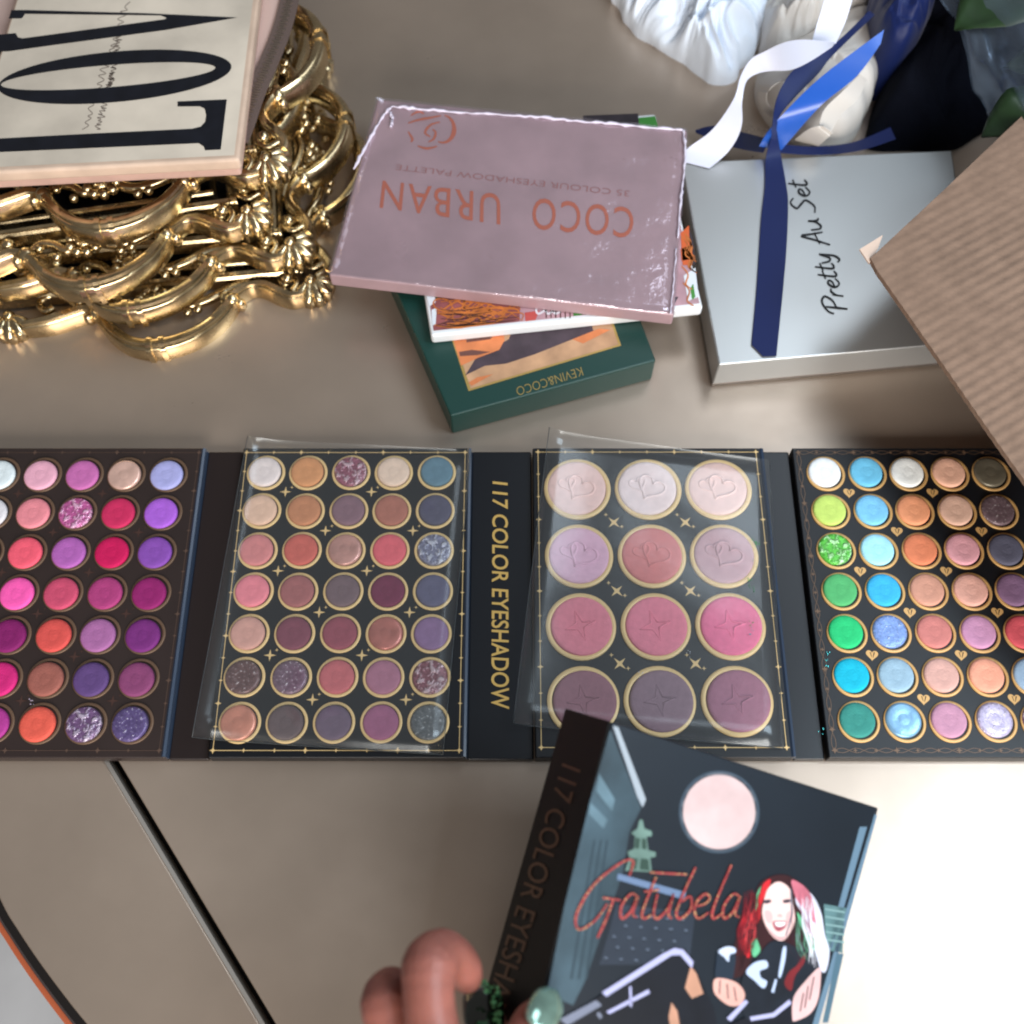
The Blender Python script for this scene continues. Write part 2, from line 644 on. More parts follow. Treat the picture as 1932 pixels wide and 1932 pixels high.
P1 = ["215 225 228,225 165 185,190 105 165,225 185 170s,165 165 215", "215 210 215,225 135 145,200 100 160g,195 45 90,165 95 205",
      "96 52 56,230 90 110,170 95 170,195 25 85,130 75 165", "200 60 120,240 90 170,195 75 105,165 60 115,140 35 100",
      "190 60 90,125 30 95,205 80 75,160 100 150,115 45 115", "150 40 80,200 40 115,150 90 80,90 65 115,130 65 105",
      "190 70 130,165 55 135,215 90 75,120 90 130g,95 80 125l"]
P2 = ["222 208 205,200 140 95,150 90 108g,222 195 175,95 125 140", "215 178 155,185 125 90,125 95 105,165 105 90,85 82 100",
      "200 125 125,190 95 85,200 150 140s,212 98 108,132 132 155g", "222 128 140,155 95 95,110 90 95,112 46 72,95 92 115",
      "200 150 138,120 65 80,140 72 85,190 120 110s,135 105 140", "105 78 78l,120 95 110l,185 100 105,165 110 130,140 88 98g",
      "205 138 118s,95 80 82,105 88 105,155 95 125,105 108 110l"]
P3 = ["236 198 190,234 212 210,230 194 186", "224 176 196,212 124 122,196 158 164", "226 134 148,232 134 152,232 116 152", "150 105 115,145 118 128,165 110 130"]
P4 = ["235 238 240,110 190 225,238 240 238,232 180 155,115 108 92s", "190 215 110,125 195 235,232 155 115,215 175 155,112 92 98l",
      "92 190 70g,165 225 245,220 130 95,220 160 170,90 90 108", "85 175 110,60 175 225,205 150 130,225 170 155,125 95 125",
      "45 195 120,125 155 215l,200 125 120,200 145 180,205 85 95", "25 180 210,150 180 200,210 165 155,235 165 140,150 175 200",
      "60 140 130,130 175 210s,190 140 165,185 175 205l,150 120 145g"]

def parse(rows):
    out = []
    for r in rows:
        line = []
        for c in r.split(','):
            k = c[-1] if c[-1] in 'gls' else ''
            line.append((tuple(int(x) for x in c.rstrip('gls').split()), k))
        out.append(line)
    return out

def wf(x, y, lift):
    return Vector((x, y, ZT + lift))

def panel(x0, x1, m, z=ZT):
    b = MB()
    b.prism([Vector((x0, Y0, z)), Vector((x1, Y0, z)), Vector((x1, Y1, z)), Vector((x0, Y1, z))], Vector((0, 0, -(z - 0.001))))
    return b.build("palette_panel", m, pal, bevel=0.0008)

def fill(pn, rows, gx, gy, pitch_x, pitch_y, pm, rm, ringm, shift):
    for r, line in enumerate(parse(rows)):
        for c, (rgb, k) in enumerate(line):
            x, y = gx + c * pitch_x + random.uniform(-1, 1) * 1.5e-4, gy - r * pitch_y + random.uniform(-1, 1) * 1.5e-4
            sx, sy = shift(r, c)
            me = pm(r, c)
            inst("gold_ring", rm, ringm, pn, (x, y, ZT + 0.00005))
            inst("powder_pan", me, powder(rgb, k), pn, (x + sx, y + sy, ZT + 0.0001), random.uniform(-.4, .4) if me is pan_small else random.uniform(-.12, .12),
                 (random.uniform(-.02, .02), random.uniform(-.02, .02)))

sm = lambda r, c: pan_small
# panel with pinks and purples (left), neutral panel, blush panel, bright panel (right)
p1 = panel(-0.3310, -0.1890, m_brown)
fill(p1, P1, -0.3113, 0.2940, 0.0255, 0.0255, sm, ring_small, m_ring_dim, lambda r, c: (-0.0010, -0.0007))
p2 = panel(-0.1655, -0.0256, m_black)
fill(p2, P2, -0.1500, 0.2952, 0.0260, 0.0256, sm, ring_small, m_ring, lambda r, c: (-0.0008 + 0.0002 * c, 0.0004 - 0.0001 * r))
p3 = panel(0.0127, 0.1537, m_black)
fill(p3, P3, 0.0395, 0.2840, 0.0427, 0.04355, lambda r, c: pan_big_heart if r < 2 else pan_big_star, ring_big, m_ring, lambda r, c: (-0.0006 + 0.0005 * r, 0.0004 - 0.0001 * r))
p4 = panel(0.1725, 0.3160, m_black)
fill(p4, P4, 0.1912, 0.2945, 0.0252, 0.0254, sm, ring_small, m_ring_warm, lambda r, c: (-0.0009, 0.0007))

def spine(x0, x1, m, z=0.0052):
    b = MB()
    b.prism([Vector((x0, Y0, z)), Vector((x1, Y0, z)), Vector((x1, Y1, z)), Vector((x0, Y1, z))], Vector((0, 0, -(z - 0.0008))))
    o = b.build("hinge_strip", m, pal, bevel=0.001)
    return o

spine(-0.1882, -0.1664, m_spine_brown)
sp = spine(-0.0247, 0.0119, m_spine)
spine(0.1545, 0.1717, m_spine)
for x, m in ((-0.1900, m_edge_blue), (-0.0264, m_edge_blue), (0.1532, m_edge_blue)):
    b = MB()
    b.sweep([Vector((x, Y0 + 0.0006, ZT)), Vector((x, Y1 - 0.0006, ZT))], [(-0.0011, 0.0), (0.0, 0.0009), (0.0014, 0.0004), (0.0020, -0.006), (0.0, -0.006)])
    b.build("panel_rim", m, pal)
text_mesh("117 COLOR EYESHADOW", [(929, 908), (926, 1340), (961, 1338), (958, 908)], 0.00015, m_gold_foil, "spine_lettering", sp, on_z(0.0052), shear=0.12, off=0.012)

def stars(pn, gx, gy, px_, py_, rows, m, r=0.0036, alt=True, cols=4):
    for k in range(rows):
        for c in range(cols):
            if alt and (c + k) % 2:
                continue
            x, y = gx + (c + .5) * px_, gy - (k + .5) * py_
            poly = [[star4(x, y, r, 0.27, math.pi / 4 if not alt else 0.0)], [star4(x + r, y + r * (.85 if alt else -.6), r * .32)]]
            if not alt:
                poly.append([star4(x - r, y + r * 1.1, r * .32)])
            flat("printed_star", poly, wf, 0.0002, m, pn)

stars(p2, -0.1500, 0.2952, 0.0260, 0.0256, 6, m_ring)
stars(p3, 0.0395, 0.2840, 0.0427, 0.04355, 3, m_ring, r=0.0046, alt=False, cols=2)
stars(p1, -0.3113, 0.2940, 0.0255, 0.0255, 6, mat("dull_red_print", (66, 44, 38), 0.5))
for k in range(6):
    for c in range(4):
        if (c + k) % 2 == 0:
            x, y = 0.1912 + (c + .5) * 0.0252, 0.2945 - (k + .5) * 0.0254
            b = MB()
            b.add(*tri_poly([heart(x, y, 0.0037, -0.12), [(x - .0011, y + .0016), (x - .0005, y - .0012), (x - .0002, y - .0012), (x - .0006, y + .0016)],
                             [(x + .0012, y + .0018), (x + .0002, y - .0016), (x + .0005, y - .0016), (x + .0018, y + .0014)]], wf, 0.0002))
            b.build("printed_heart", m_ring_warm, p4)

def border(pn, x0, x1, y0, y1, m, nx, ny, w=0.0004, wave=0.0):
    b = MB()
    cs = [(x0, y0), (x1, y0), (x1, y1), (x0, y1)]
    for i in range(4):
        a, c = cs[i], cs[(i + 1) % 4]
        n = 2 if not wave else 60
        vx = Vector((c[0] - a[0], c[1] - a[1], 0))
        nn = Vector((-vx.y, vx.x, 0)).normalized()
        for ph in ((0.0,) if not wave else (0.0, math.pi)):
            pen([(a[0] + vx.x * j / (n - 1) + nn.x * wave * math.sin(ph + j * 0.9), a[1] + vx.y * j / (n - 1) + nn.y * wave * math.sin(ph + j * 0.9)) for j in range(n)], w, wf, 0.0002, b)
        k = nx if i % 2 == 0 else ny
        for j in range(k):
            t = j / k
            q = (a[0] + vx.x * t, a[1] + vx.y * t)
            b.add(*tri_poly([star4(q[0], q[1], 0.0019 if j % 3 == 0 else 0.0013, 0.4)], wf, 0.0003))
    b.build("printed_border", m, pn)

border(p2, -0.1632, -0.0288, 0.1262, 0.3092, m_ring, 8, 14)
border(p3, 0.0160, 0.1500, 0.1278, 0.3095, m_ring, 8, 12)
border(p4, 0.1760, 0.3120, 0.1262, 0.3092, m_ring_dim, 12, 16, 0.0003, 0.0013)
border(p1, -0.3270, -0.1925, 0.1262, 0.3092, mat("dim_border_print", (86, 66, 56), 0.5), 8, 14, 0.0003)

# spilled glitter on the blush panel and its neighbours
for (px, py, c) in ((1428, 1030, 0), (1423, 1062, 0), (1416, 1095, 0), (1418, 1110, 0), (1424, 1020, 0), (1418, 1178, 0), (1417, 1190, 1), (1300, 1234, 2), (1208, 1272, 2), (1560, 1250, 1), (1563, 1237, 1), (1549, 1380, 1), (60, 1325, 3)):
    b = MB()
    for q in range(5):
        p = U(px + random.uniform(-5, 5), py + random.uniform(-7, 7), 0.0136 if px < 1500 else ZT + 0.0005)
        b.ball(p, random.uniform(.0002, .0005), 5, 3)
    o = b.build("glitter_speck", mat("glitter_fleck_%d" % c, [(90, 190, 120), (70, 200, 210), (225, 235, 245), (200, 190, 210)][c], 0.2, metal=0.5))
    tag(o, ["green glitter specks spilled along the blush panel edge", "turquoise glitter specks spilled on the palette", "pale glitter specks on the clear film over the blushes", "pale specks on the pink and purple panel"][c], "glitter", "spilled glitter specks", "stuff")

# ------------------------------------------------------------------ clear protective films
m_film = film_mat("clear_film", (235, 240, 242), 0.045, 0.2, 0.012)

def film(px, z, lift, label, lifts):
    top = []
    n = 14
    c = [U(x, y, z) for x, y in px]
    b = MB()
    vs_, fs = [], []
    for j in range(n + 1):
        for i in range(n + 1):
            u, v = i / n, j / n
            p = (c[0] * (1 - u) + c[1] * u) * (1 - v) + (c[3] * (1 - u) + c[2] * u) * v
            p.z += lifts * (max(0, 1 - u / 0.22)) ** 2 + 0.0008 * noise.noise(Vector((p.x * 30, p.y * 30, 3.1)))
            vs_.append(p)
    for j in range(n):
        for i in range(n):
            a = j * (n + 1) + i
            fs.append([a, a + 1, a + n + 2, a + n + 1])
    b.add(vs_, fs)
    root = thing("protective_film", (c[0] + c[2]) / 2 - Vector((0, 0, 0.003)), label, "plastic film", "clear films over the palette panels")
    o = b.build("film_sheet", m_film, root, smooth=True)
    s = o.modifiers.new("solid", 'SOLIDIFY')
    s.thickness = 0.00012
    e = MB()
    e.tube([vs_[j * (n + 1)] for j in range(n + 1)], 0.0002, 6)
    e.tube([vs_[j * (n + 1) + n] for j in range(n + 1)], 0.0002, 6)
    e.tube([vs_[n * (n + 1) + i] for i in range(n + 1)], 0.0002, 6)
    e.build("film_edge", mat("film_edge_highlight", (120, 128, 132), 0.4, spec=0.4, trans=0.8), root, smooth=True)  # pale tubes stand in for the highlight along the film's edges

film([(470, 828), (889, 848), (836, 1424), (366, 1394)], 0.0128, 0.0, "clear plastic film lying over the neutral eyeshadow panel", 0.004)
film([(1036, 812), (1452, 868), (1478, 1412), (968, 1368)], 0.0132, 0.0, "clear plastic film lying over the panel of large round blushes", 0.004)

# ------------------------------------------------------------------ box helper for lying boxes
def box_from_px(px, z, h, inset=0.0):
    top = [U(x, y, z) for x, y in px]
    return top, Vector((0, 0, -h))

# green box ------------------------------------------------------------
gz = 0.0235
gpx = [(850, 785), (1238, 680), (1132, 400), (712, 470)]
top, dn = box_from_px(gpx, gz, gz - 0.0005)
gb = thing("makeup_box", (top[0] + top[2]) / 2 * Vector((1, 1, 0)).x if False else Vector(((top[0].x + top[2].x) / 2, (top[0].y + top[2].y) / 2, 0)),
           "dark green makeup box with a gold framed sunset picture, lowest of the stack", "makeup box")
b = MB()
b.prism(top, dn)
b.build("box_body", mat("green_card", (24, 62, 56), 0.42, spec=0.5, bump=0.02, bscale=700), gb, bevel=0.0014)
gf = on_z(gz)
flat("picture_border", [[[(884, 738), (1172, 652), (1120, 500), (826, 560)]]], gf, 0.0002, mat("green_box_gold", (190, 160, 92), 0.4, metal=0.4), gb)
m_pic = mat("sunset_tan", (196, 152, 116), 0.6, var=0.25, vscale=60)
flat("picture_print", [[[(888, 733), (1167, 650), (1117, 504), (831, 562)]]], gf, 0.0003, m_pic, gb)
flat("picture_dune", [[[(878, 708), (915, 690), (955, 686), (1010, 668), (1070, 644), (1120, 625), (1100, 560), (990, 560), (960, 640), (900, 672)]]], gf, 0.0004, mat("sunset_dusk", (72, 58, 66), 0.6, var=0.3, vscale=80), gb)
flat("picture_dune", [[[(870, 690), (900, 676), (942, 660), (952, 642), (948, 610), (850, 625)]], [[(884, 722), (900, 712), (930, 706), (890, 728)]], [[(1080, 640), (1130, 620), (1152, 622), (1100, 648)]]], gf, 0.00045, mat("sunset_orange", (216, 128, 78), 0.6, var=0.2, vscale=70), gb)
flat("picture_dune", [[[(866, 664), (890, 660), (925, 664), (900, 670), (868, 672)]], [[(880, 640), (930, 634), (925, 640), (880, 646)]]], gf, 0.0005, mat("sunset_shade", (110, 70, 62), 0.6), gb)
m_gl = mat("green_box_lettering", (176, 152, 92), 0.4, metal=0.4)
text_mesh("KEVIN&COCO", [(1096, 692), (973, 731), (977, 747), (1101, 708)], 0.0003, m_gl, "lettering", gb, gf, off=-0.01)

# comic box -------------------------------------------------------------
cz, ch = 0.0330, 0.0090
cpx = [(813, 634), (1327, 580), (1237, 214), (752, 250)]
top, dn = box_from_px(cpx, cz, ch)
cb = thing("illustrated_palette", Vector(((top[0].x + top[2].x) / 2, (top[0].y + top[2].y) / 2, cz - ch)),
           "white edged palette printed with orange curls, between pink box and green box", "makeup palette")
b = MB()
b.prism(top, dn)
b.build("palette_case", mat("white_card", (236, 238, 240), 0.35, spec=0.5), cb, bevel=0.002)
cf = on_z(cz)
flat("cover_print", [[[(818, 624), (1320, 572), (1234, 222), (762, 256)]]], cf, 0.0002, mat("comic_mauve", (186, 148, 156), 0.4, var=0.25, vscale=50), cb)
flat("cover_shape", [[[(818, 624), (980, 606), (984, 520), (808, 528)]]], cf, 0.0003, mat("comic_rose", (150, 84, 84), 0.4, var=0.3, vscale=60), cb)
flat("cover_shape", [[[(800, 540), (816, 536), (822, 570), (810, 578)]], [[(814, 585), (824, 580), (822, 612), (816, 614)]], [[(1290, 520), (1312, 505), (1318, 560), (1298, 568)]]], cf, 0.0004, mat("comic_white", (222, 228, 234), 0.4), cb)
flat("cover_shape", [[[(818, 540), (823, 540), (826, 560), (822, 562)]], [[(1084, 566), (1102, 562), (1098, 594), (1082, 596)]], [[(1205, 222), (1236, 219), (1242, 240), (1206, 244)]], [[(1302, 545), (1308, 535), (1312, 560), (1306, 566)]]], cf, 0.0005, mat("comic_green", (66, 140, 58), 0.4), cb)
flat("cover_shape", [[[(1100, 218), (1204, 214), (1206, 244), (1100, 250)]], [[(1140, 575), (1190, 562), (1280, 560), (1270, 578), (1150, 590)]], [[(1300, 430), (1308, 450), (1312, 500), (1300, 500)]]], cf, 0.00045, mat("comic_dark", (52, 44, 50), 0.4, var=0.3, vscale=80), cb)
flat("cover_shape", [[[(1150, 560), (1180, 556), (1176, 578), (1150, 580)]], [[(990, 590), (1018, 586), (1010, 604), (992, 606)]]], cf, 0.0005, mat("comic_red", (196, 84, 78), 0.4), cb)
flat("cover_shape", [[[(1284, 440), (1300, 425), (1302, 500), (1288, 500)]], [[(1284, 470), (1304, 462), (1308, 488), (1286, 492)]]], cf, 0.0005, mat("comic_orange", (206, 96, 48), 0.4), cb)
b = MB()
rr = random.Random(4)
for i in range(26):
    x, y = rr.uniform(815, 900), rr.uniform(548, 618)
    pts = [(x, y), (x + rr.uniform(20, 50), y + rr.uniform(-25, 20)), (x + rr.uniform(55, 90), y + rr.uniform(-30, 12)), (min(985, x + rr.uniform(90, 120)), y + rr.uniform(-32, 6))]
    pts = [(p[0], min(p[1], 622 - (p[0] - 818) * 0.105), 0) for p in pts]
    pen(spline(pts, 6), rr.uniform(2.2, 5), cf, 0.0006 + i * 1e-6, b, 0.5)
for i in range(6):
    pen(ell(rr.uniform(835, 950), rr.uniform(565, 598), rr.uniform(12, 24), rr.uniform(8, 15), rr.uniform(-30, 30), 20), 2.6, cf, 0.00066, b)
for i in range(9):
    x, y = rr.uniform(1284, 1296), rr.uniform(430, 540)
    pen(spline([(x, y, 0), (x + 12, y + 16, 0), (x + 8, y + 34, 0), (x + 20, y + 44, 0)], 5), 3, cf, 0.0006, b, 0.4)
o = b.build("curl_print", mat("comic_curls", (196, 112, 52), 0.4, var=0.3, vscale=120), cb)
o["kind"] = "stuff"
b = MB()
for i in range(20):
    x, y = rr.uniform(818, 900), rr.uniform(548, 615)
    pts = [(x, y, 0), (x + 30, y + rr.uniform(-16, 10), 0), (min(978, x + 78), y + rr.uniform(-22, 8), 0)]
    pts = [(p[0], min(p[1], 620 - (p[0] - 818) * 0.105), 0) for p in pts]
    pen(spline(pts, 6), 1.6, cf, 0.0007, b, 0.5)
for x in range(1030, 1084, 9):
    pen([(x, 575), (x + 1, 600)], 1.6, cf, 0.0006, b)
b.build("line_print", mat("comic_line", (72, 40, 30), 0.5), cb)
b = MB()
for cx in (1008, 1026, 1040):
    pen(spline([(cx, 572, 0), (cx + 14, 560, 0), (cx + 18, 574, 0), (cx + 4, 582, 0), (cx + 8, 592, 0), (cx + 22, 584, 0)], 6), 4, cf, 0.0006, b)
b.build("swirl_print", mat("comic_swirl", (226, 222, 228), 0.4), cb)

# pink box ---------------------------------------------------------------
kz, kh = 0.0450, 0.0115
kpx = [(620, 518), (1272, 594), (1296, 244), (712, 186)]
top, dn = box_from_px(kpx, kz, kh)
kb = thing("pink_palette_box", Vector(((top[0].x + top[2].x) / 2, (top[0].y + top[2].y) / 2, kz - kh)),
           "dusty pink palette box in shrink wrap with orange lettering, topmost of the stack", "makeup box")
b = MB()
b.prism(top, dn)
b.build("box_body", mat("dusty_pink_card", (180, 150, 156), 0.36, metal=0.15, spec=0.5, bump=0.10, bscale=160, var=0.14, vscale=30, rvar=.1, rscale=40), kb, bevel=0.0016)
kf = on_z(kz)
m_or = mat("copper_foil", (214, 106, 60), 0.33, metal=0.35)
text_mesh("COCO", [(1197, 392), (1006, 372), (1003, 432), (1193, 450)], 0.0003, m_or, "lettering", kb, kf, off=0.004, space=1.15)
text_mesh("URBAN", [(944, 366), (722, 340), (716, 392), (944, 424)], 0.0003, m_or, "lettering", kb, kf, off=0.004, space=1.15)
text_mesh("35 COLOUR EYESHADOW PALETTE", [(1188, 360), (748, 310), (746, 320), (1187, 371)], 0.0003, mat("copper_small", (170, 104, 98), 0.4, metal=0.2), "small_lettering", kb, kf, off=-0.01)
b = MB()
arc = [(835 + 22 * math.cos(t), 243 + 26 * math.sin(t), 0) for t in [math.radians(-80 + 12 * i) for i in range(17)]]
pen(arc, 9, kf, 0.0003, b, 0.75)
for pts in ([(800, 215), (790, 210), (775, 218)], [(830, 230), (812, 236), (802, 250), (812, 258)], [(816, 244), (822, 250), (818, 262), (808, 268)], [(770, 248), (778, 262), (775, 268)],
            [(788, 275), (805, 280), (825, 276)], [(770, 232), (790, 226), (812, 222), (832, 218)]):
    pen(spline([(p[0], p[1], 0) for p in pts], 6), 5, kf, 0.00035, b, 0.6)
b.build("emblem_print", m_or, kb)
# shrink wrap: a skin over the box with creases and crimped corners
m_wrap = film_mat("shrink_wrap_film", (240, 228, 240), 0.12, 0.14, 0.03, 55, 0.8)
c0 = (top[0] + top[1] + top[2] + top[3]) / 4
sk = [c0 + (p - c0) * 1.006 + Vector((0, 0, 0.0012)) for p in top]
b = MB()
n = 24
vs_, fs = [], []
for j in range(n + 1):
    for i in range(n + 1):
        u, v = i / n, j / n
        p = (sk[0] * (1 - u) + sk[1] * u) * (1 - v) + (sk[3] * (1 - u) + sk[2] * u) * v
        ed = min(u, 1 - u, v, 1 - v)
        p.z += 0.0010 * noise.noise(p * 70) - (0.0006 if ed == 0 else 0) + 0.0004 * noise.noise(p * 200)
        vs_.append(p)
for j in range(n):
    for i in range(n):
        a = j * (n + 1) + i
        fs.append([a, a + 1, a + n + 2, a + n + 1])
b.add(vs_, fs)
o = b.build("shrink_wrap", m_wrap, kb, smooth=True)
o.modifiers.new("solid", 'SOLIDIFY').thickness = 0.0001
m_crease = mat("wrap_crease", (226, 216, 232), 0.3, spec=0.6)
def crease(pts, r, seed):
    g = random.Random(seed)
    P = [kf(x + g.uniform(-1.2, 1.2), y + g.uniform(-1.5, 1.5), 0.0014) for x, y, _ in spline([(a, c, 0) for a, c in pts], 10)]
    bb = MB()
    bb.tube(P, [r * 1.5 * g.uniform(.35, 1.3) for _ in P], 5)
    bb.build("wrap_crease", m_crease, kb, smooth=True)
crease([(668, 318), (700, 258), (732, 206)], .0007, 1)
crease([(728, 212), (742, 202), (800, 206), (900, 214), (1000, 220), (1090, 228), (1180, 236), (1288, 246)], .0007, 2)
crease([(1290, 246), (1292, 300), (1284, 380), (1278, 450)], .0006, 3)
crease([(1276, 470), (1270, 540), (1264, 592)], .0004, 4)
crease([(732, 208), (740, 222), (738, 238)], .0008, 5)

# silver box --------------------------------------------------------------
sz = 0.0265
spx = [(1356, 688), (1850, 643), (1796, 283), (1286, 306)]
top, dn = box_from_px(spx, sz, sz - 0.0005)
sb = thing("silver_gift_box", Vector(((top[0].x + top[2].x) / 2, (top[0].y + top[2].y) / 2, 0)), "flat silver gift box with black handwritten script on the lid", "gift box")
b = MB()
b.prism(top, dn)
b.build("box_lid", mat("brushed_silver_card", (190, 192, 192), 0.33, metal=0.68, bump=0.015, bscale=900), sb, bevel=0.0012)
b = MB()
c0 = (top[0] + top[1] + top[2] + top[3]) / 4
b.prism([c0 + (p - c0) * 1.004 + Vector((0, 0, -0.0225)) for p in top], Vector((0, 0, -0.003)))
b.build("box_base", mat("silver_base_card", (120, 112, 106), 0.35, metal=0.6), sb, bevel=0.0006)
sf = on_z(sz)
b = MB()
ang = math.atan2(-590 + 345, -(1560 - 1505))
tot = sum(SCRIPT[c][1] for c in "Pretty Au Set")
o0, o1 = (1601, 588), (1520, 338)
xd = ((o1[0] - o0[0]) / tot, (o1[1] - o0[1]) / tot)
yl = math.hypot(*xd)
ydn = (xd[1] / yl, -xd[0] / yl)
script_text("Pretty Au Set", o0, xd, (ydn[0] * 20, ydn[1] * 20), 4.6, sf, 0.0003, b, 0.2)
b.build("script_lettering", mat("black_ink", (20, 20, 24), 0.5), sb)

# ------------------------------------------------------------------ ribbons
m_navy = mat("navy_satin", (10, 27, 78), 0.5, spec=0.25, sheen=0.1, bump=0.03, bscale=900)
m_blue = mat("blue_satin", (24, 84, 180), 0.3, spec=0.6, sheen=0.1, bump=0.03, bscale=900)
m_whr = mat("white_satin", (214, 216, 232), 0.34, spec=0.6, sheen=0.3, bump=0.03, bscale=900)

def ribbon(parent, name, A, B, m, k=6):
    """two edge lines given as (x, y, height)"""
    a = [U(p[0], p[1], p[2]) for p in spline(A, k)]
    c = [U(p[0], p[1], p[2]) for p in spline(B, k)]
    b = MB()
    b.strip(a, c, 0.0004)
    o = b.build(name, m, parent, smooth=True)
    o.modifiers.new("edge", 'EDGE_SPLIT').split_angle = math.radians(40)
    return o

nb = thing("navy_ribbon", U(1457, 260, 0.0270), "navy and blue satin ribbon tied in a knot across the silver box", "ribbon")
ribbon(nb, "ribbon_tail", [(1459, 248, .045), (1445, 298, .0300), (1443, 352, .0280), (1436, 414, .0278), (1428, 538, .0278), (1418, 650, .0278)],
       [(1466, 248, .046), (1473, 290, .0305), (1484, 352, .0282), (1487, 393, .0279), (1482, 497, .0278), (1465, 671, .0278)], m_navy)
b = MB()
b.prism([U(1418, 650, .0278), U(1465, 671, .0278), U(1440, 672, .0278)], Vector((0, 0, -.0004)))
b.build("ribbon_end", m_navy, nb)
ribbon(nb, "ribbon_loop", [(1668, 56, .085), (1547, 147, .072), (1462, 232, .052), (1432, 276, .030)],
       [(1662, 82, .080), (1617, 143, .074), (1547, 201, .062), (1472, 286, .030)], m_blue)
ribbon(nb, "ribbon_loop", [(1640, 20, .074), (1575, 82, .074), (1506, 124, .070), (1477, 160, .066), (1462, 201, .060), (1455, 262, .046)],
       [(1650, 28, .074), (1570, 106, .070), (1544, 139, .066), (1498, 186, .060), (1470, 222, .054), (1464, 264, .046)], m_navy)
ribbon(nb, "ribbon_tail", [(1312, 245, .008), (1351, 237, .012), (1400, 249, .018), (1450, 262, .032)], [(1312, 250, .008), (1345, 263, .012), (1390, 279, .018), (1440, 288, .0305)], m_navy)
ribbon(nb, "ribbon_tail", [(1470, 272, .032), (1540, 276, .028), (1610, 268, .024), (1680, 240, .024)], [(1470, 288, .031), (1540, 292, .0275), (1620, 284, .0275), (1690, 262, .024)], m_navy)
wr = thing("white_ribbon", U(1360, 280, 0.0270), "white satin ribbon curling down beside the silver box", "ribbon")
W1 = [(1720, 310), (1500, 290), (1350, 310), (1200, 380), (1100, 440), (1030, 560), (990, 700), (900, 850), (800, 970), (650, 1080), (560, 1170)]
W2 = [(1700, 340), (1550, 440), (1400, 510), (1250, 520), (1150, 540), (1070, 600), (1040, 750), (1040, 900), (1000, 1020), (920, 1130), (800, 1230)]
zz = [.092, .090, .086, .082, .078, .070, .062, .052, .042, .031, .028]
zz2 = [.092, .086, .080, .070, .066, .064, .060, .052, .042, .031, .028]
ribbon(wr, "ribbon_curl", [(1132 + .2578 * x, .2578 * y, z) for (x, y), z in zip(W1, zz)], [(1132 + .2578 * x, .2578 * y, z) for (x, y), z in zip(W2, zz2)], m_whr)
ribbon(wr, "ribbon_loop", [(1566, -60, .105), (1555, 0, .1), (1540, 50, .090), (1532, 78, .086)], [(1622, -60, .105), (1608, 0, .1), (1594, 44, .091), (1577, 82, .087)], m_whr)

# ------------------------------------------------------------------ soft things at the back
def blob(name, outline, zb, h, m, parent, fold=0.004, freq=28.0, seed=0.0, rings=26, seg=96, power=0.55, radial=1.1, crumple=0.0, ragged=0.0):
    """soft bundle: an outline on the table, domed up and gathered into folds"""
    P = [U(x, y, zb) for x, y in outline]
    S = spline(P, max(2, seg // len(P)), True)
    if ragged:
        S = [p + Vector((noise.noise(p * 70), noise.noise(p * 70 + Vector((5, 5, 5))), 0)) * ragged for p in S]
    c = sum(S, Vector((0, 0, 0))) / len(S)
    n = len(S)
    vs_, fs = [c + Vector((0, 0, h))], []
    for r in range(1, rings + 1):
        t = r / rings
        for k in range(n):
            p = c.lerp(S[k], t)
            d = (S[k] - c)
            ang = math.atan2(d.y, d.x)
            q = Vector((p.x * freq, p.y * freq, seed))
            rd = noise.noise(Vector((math.cos(ang) * 3.2, math.sin(ang) * 3.2, seed + t * 0.8)))
            z = h * max(0.0, 1 - t * t) ** power
            f = fold * (noise.noise(q) + 0.6 * noise.noise(q * 2.3 + Vector((0, 0, 4)))) + fold * radial * rd * t
            if crumple:
                w = q + Vector((noise.noise(q * .7), noise.noise(q * .7 + Vector((9, 0, 0))), 0)) * 1.2
                f += crumple * (abs(noise.noise(w)) + .55 * abs(noise.noise(w * 2.1)) + .3 * abs(noise.noise(w * 4.3)) - .35) * -1.6
            p = p + Vector((0, 0, z + f * (1 - t ** 14) + (0.001 if t == 1 else 0)))
            if t > 0.3:
                p += d.normalized() * fold * 0.5 * rd * t
            vs_.append(p)
    for k in range(n):
        fs.append([0, 1 + k, 1 + (k + 1) % n])
    for r in range(rings - 1):
        for k in range(n):
            a, e = 1 + r * n + k, 1 + r * n + (k + 1) % n
            fs.append([a, a + n, e + n, e])
    base = len(vs_)
    vs_ += [S[k] * 1.0 - Vector((0, 0, zb)) for k in range(n)]
    l0 = 1 + (rings - 1) * n
    for k in range(n):
        fs.append([l0 + k, base + k, base + (k + 1) % n, l0 + (k + 1) % n])
    b = MB()
    b.add(vs_, fs)
    return b.build(name, m, parent, smooth=True)

m_tissue = mat("white_tissue", (226, 234, 246), 0.75, spec=0.3, bump=0.3, bscale=160, sheen=0.2)
m_cream = mat("cream_satin", (212, 204, 196), 0.5, spec=0.4, bump=0.08, bscale=60)
o = blob("tissue_flower", [(1150, -30), (1166, 10), (1194, 54), (1240, 82), (1287, 108), (1318, 138), (1352, 153), (1380, 150), (1415, 105), (1450, 60), (1460, -20), (1400, -170), (1250, -190), (1160, -120)],
         0.004, 0.044, m_tissue, None, 0.005, 34, 1.7, rings=60, seg=320, radial=0.8, crumple=0.020, ragged=0.004)
tag(o, "big ruffled white fabric flower lying at the back of the table", "fabric flower")
o = blob("cream_wrap", [(1425, 0), (1428, 60), (1440, 105), (1500, 110), (1560, 90), (1612, 60), (1660, 0), (1640, -90), (1560, -160), (1450, -120)], 0.004, 0.055, m_cream, None, 0.006, 30, 5.2, rings=44, seg=220, radial=.5, crumple=0.016)
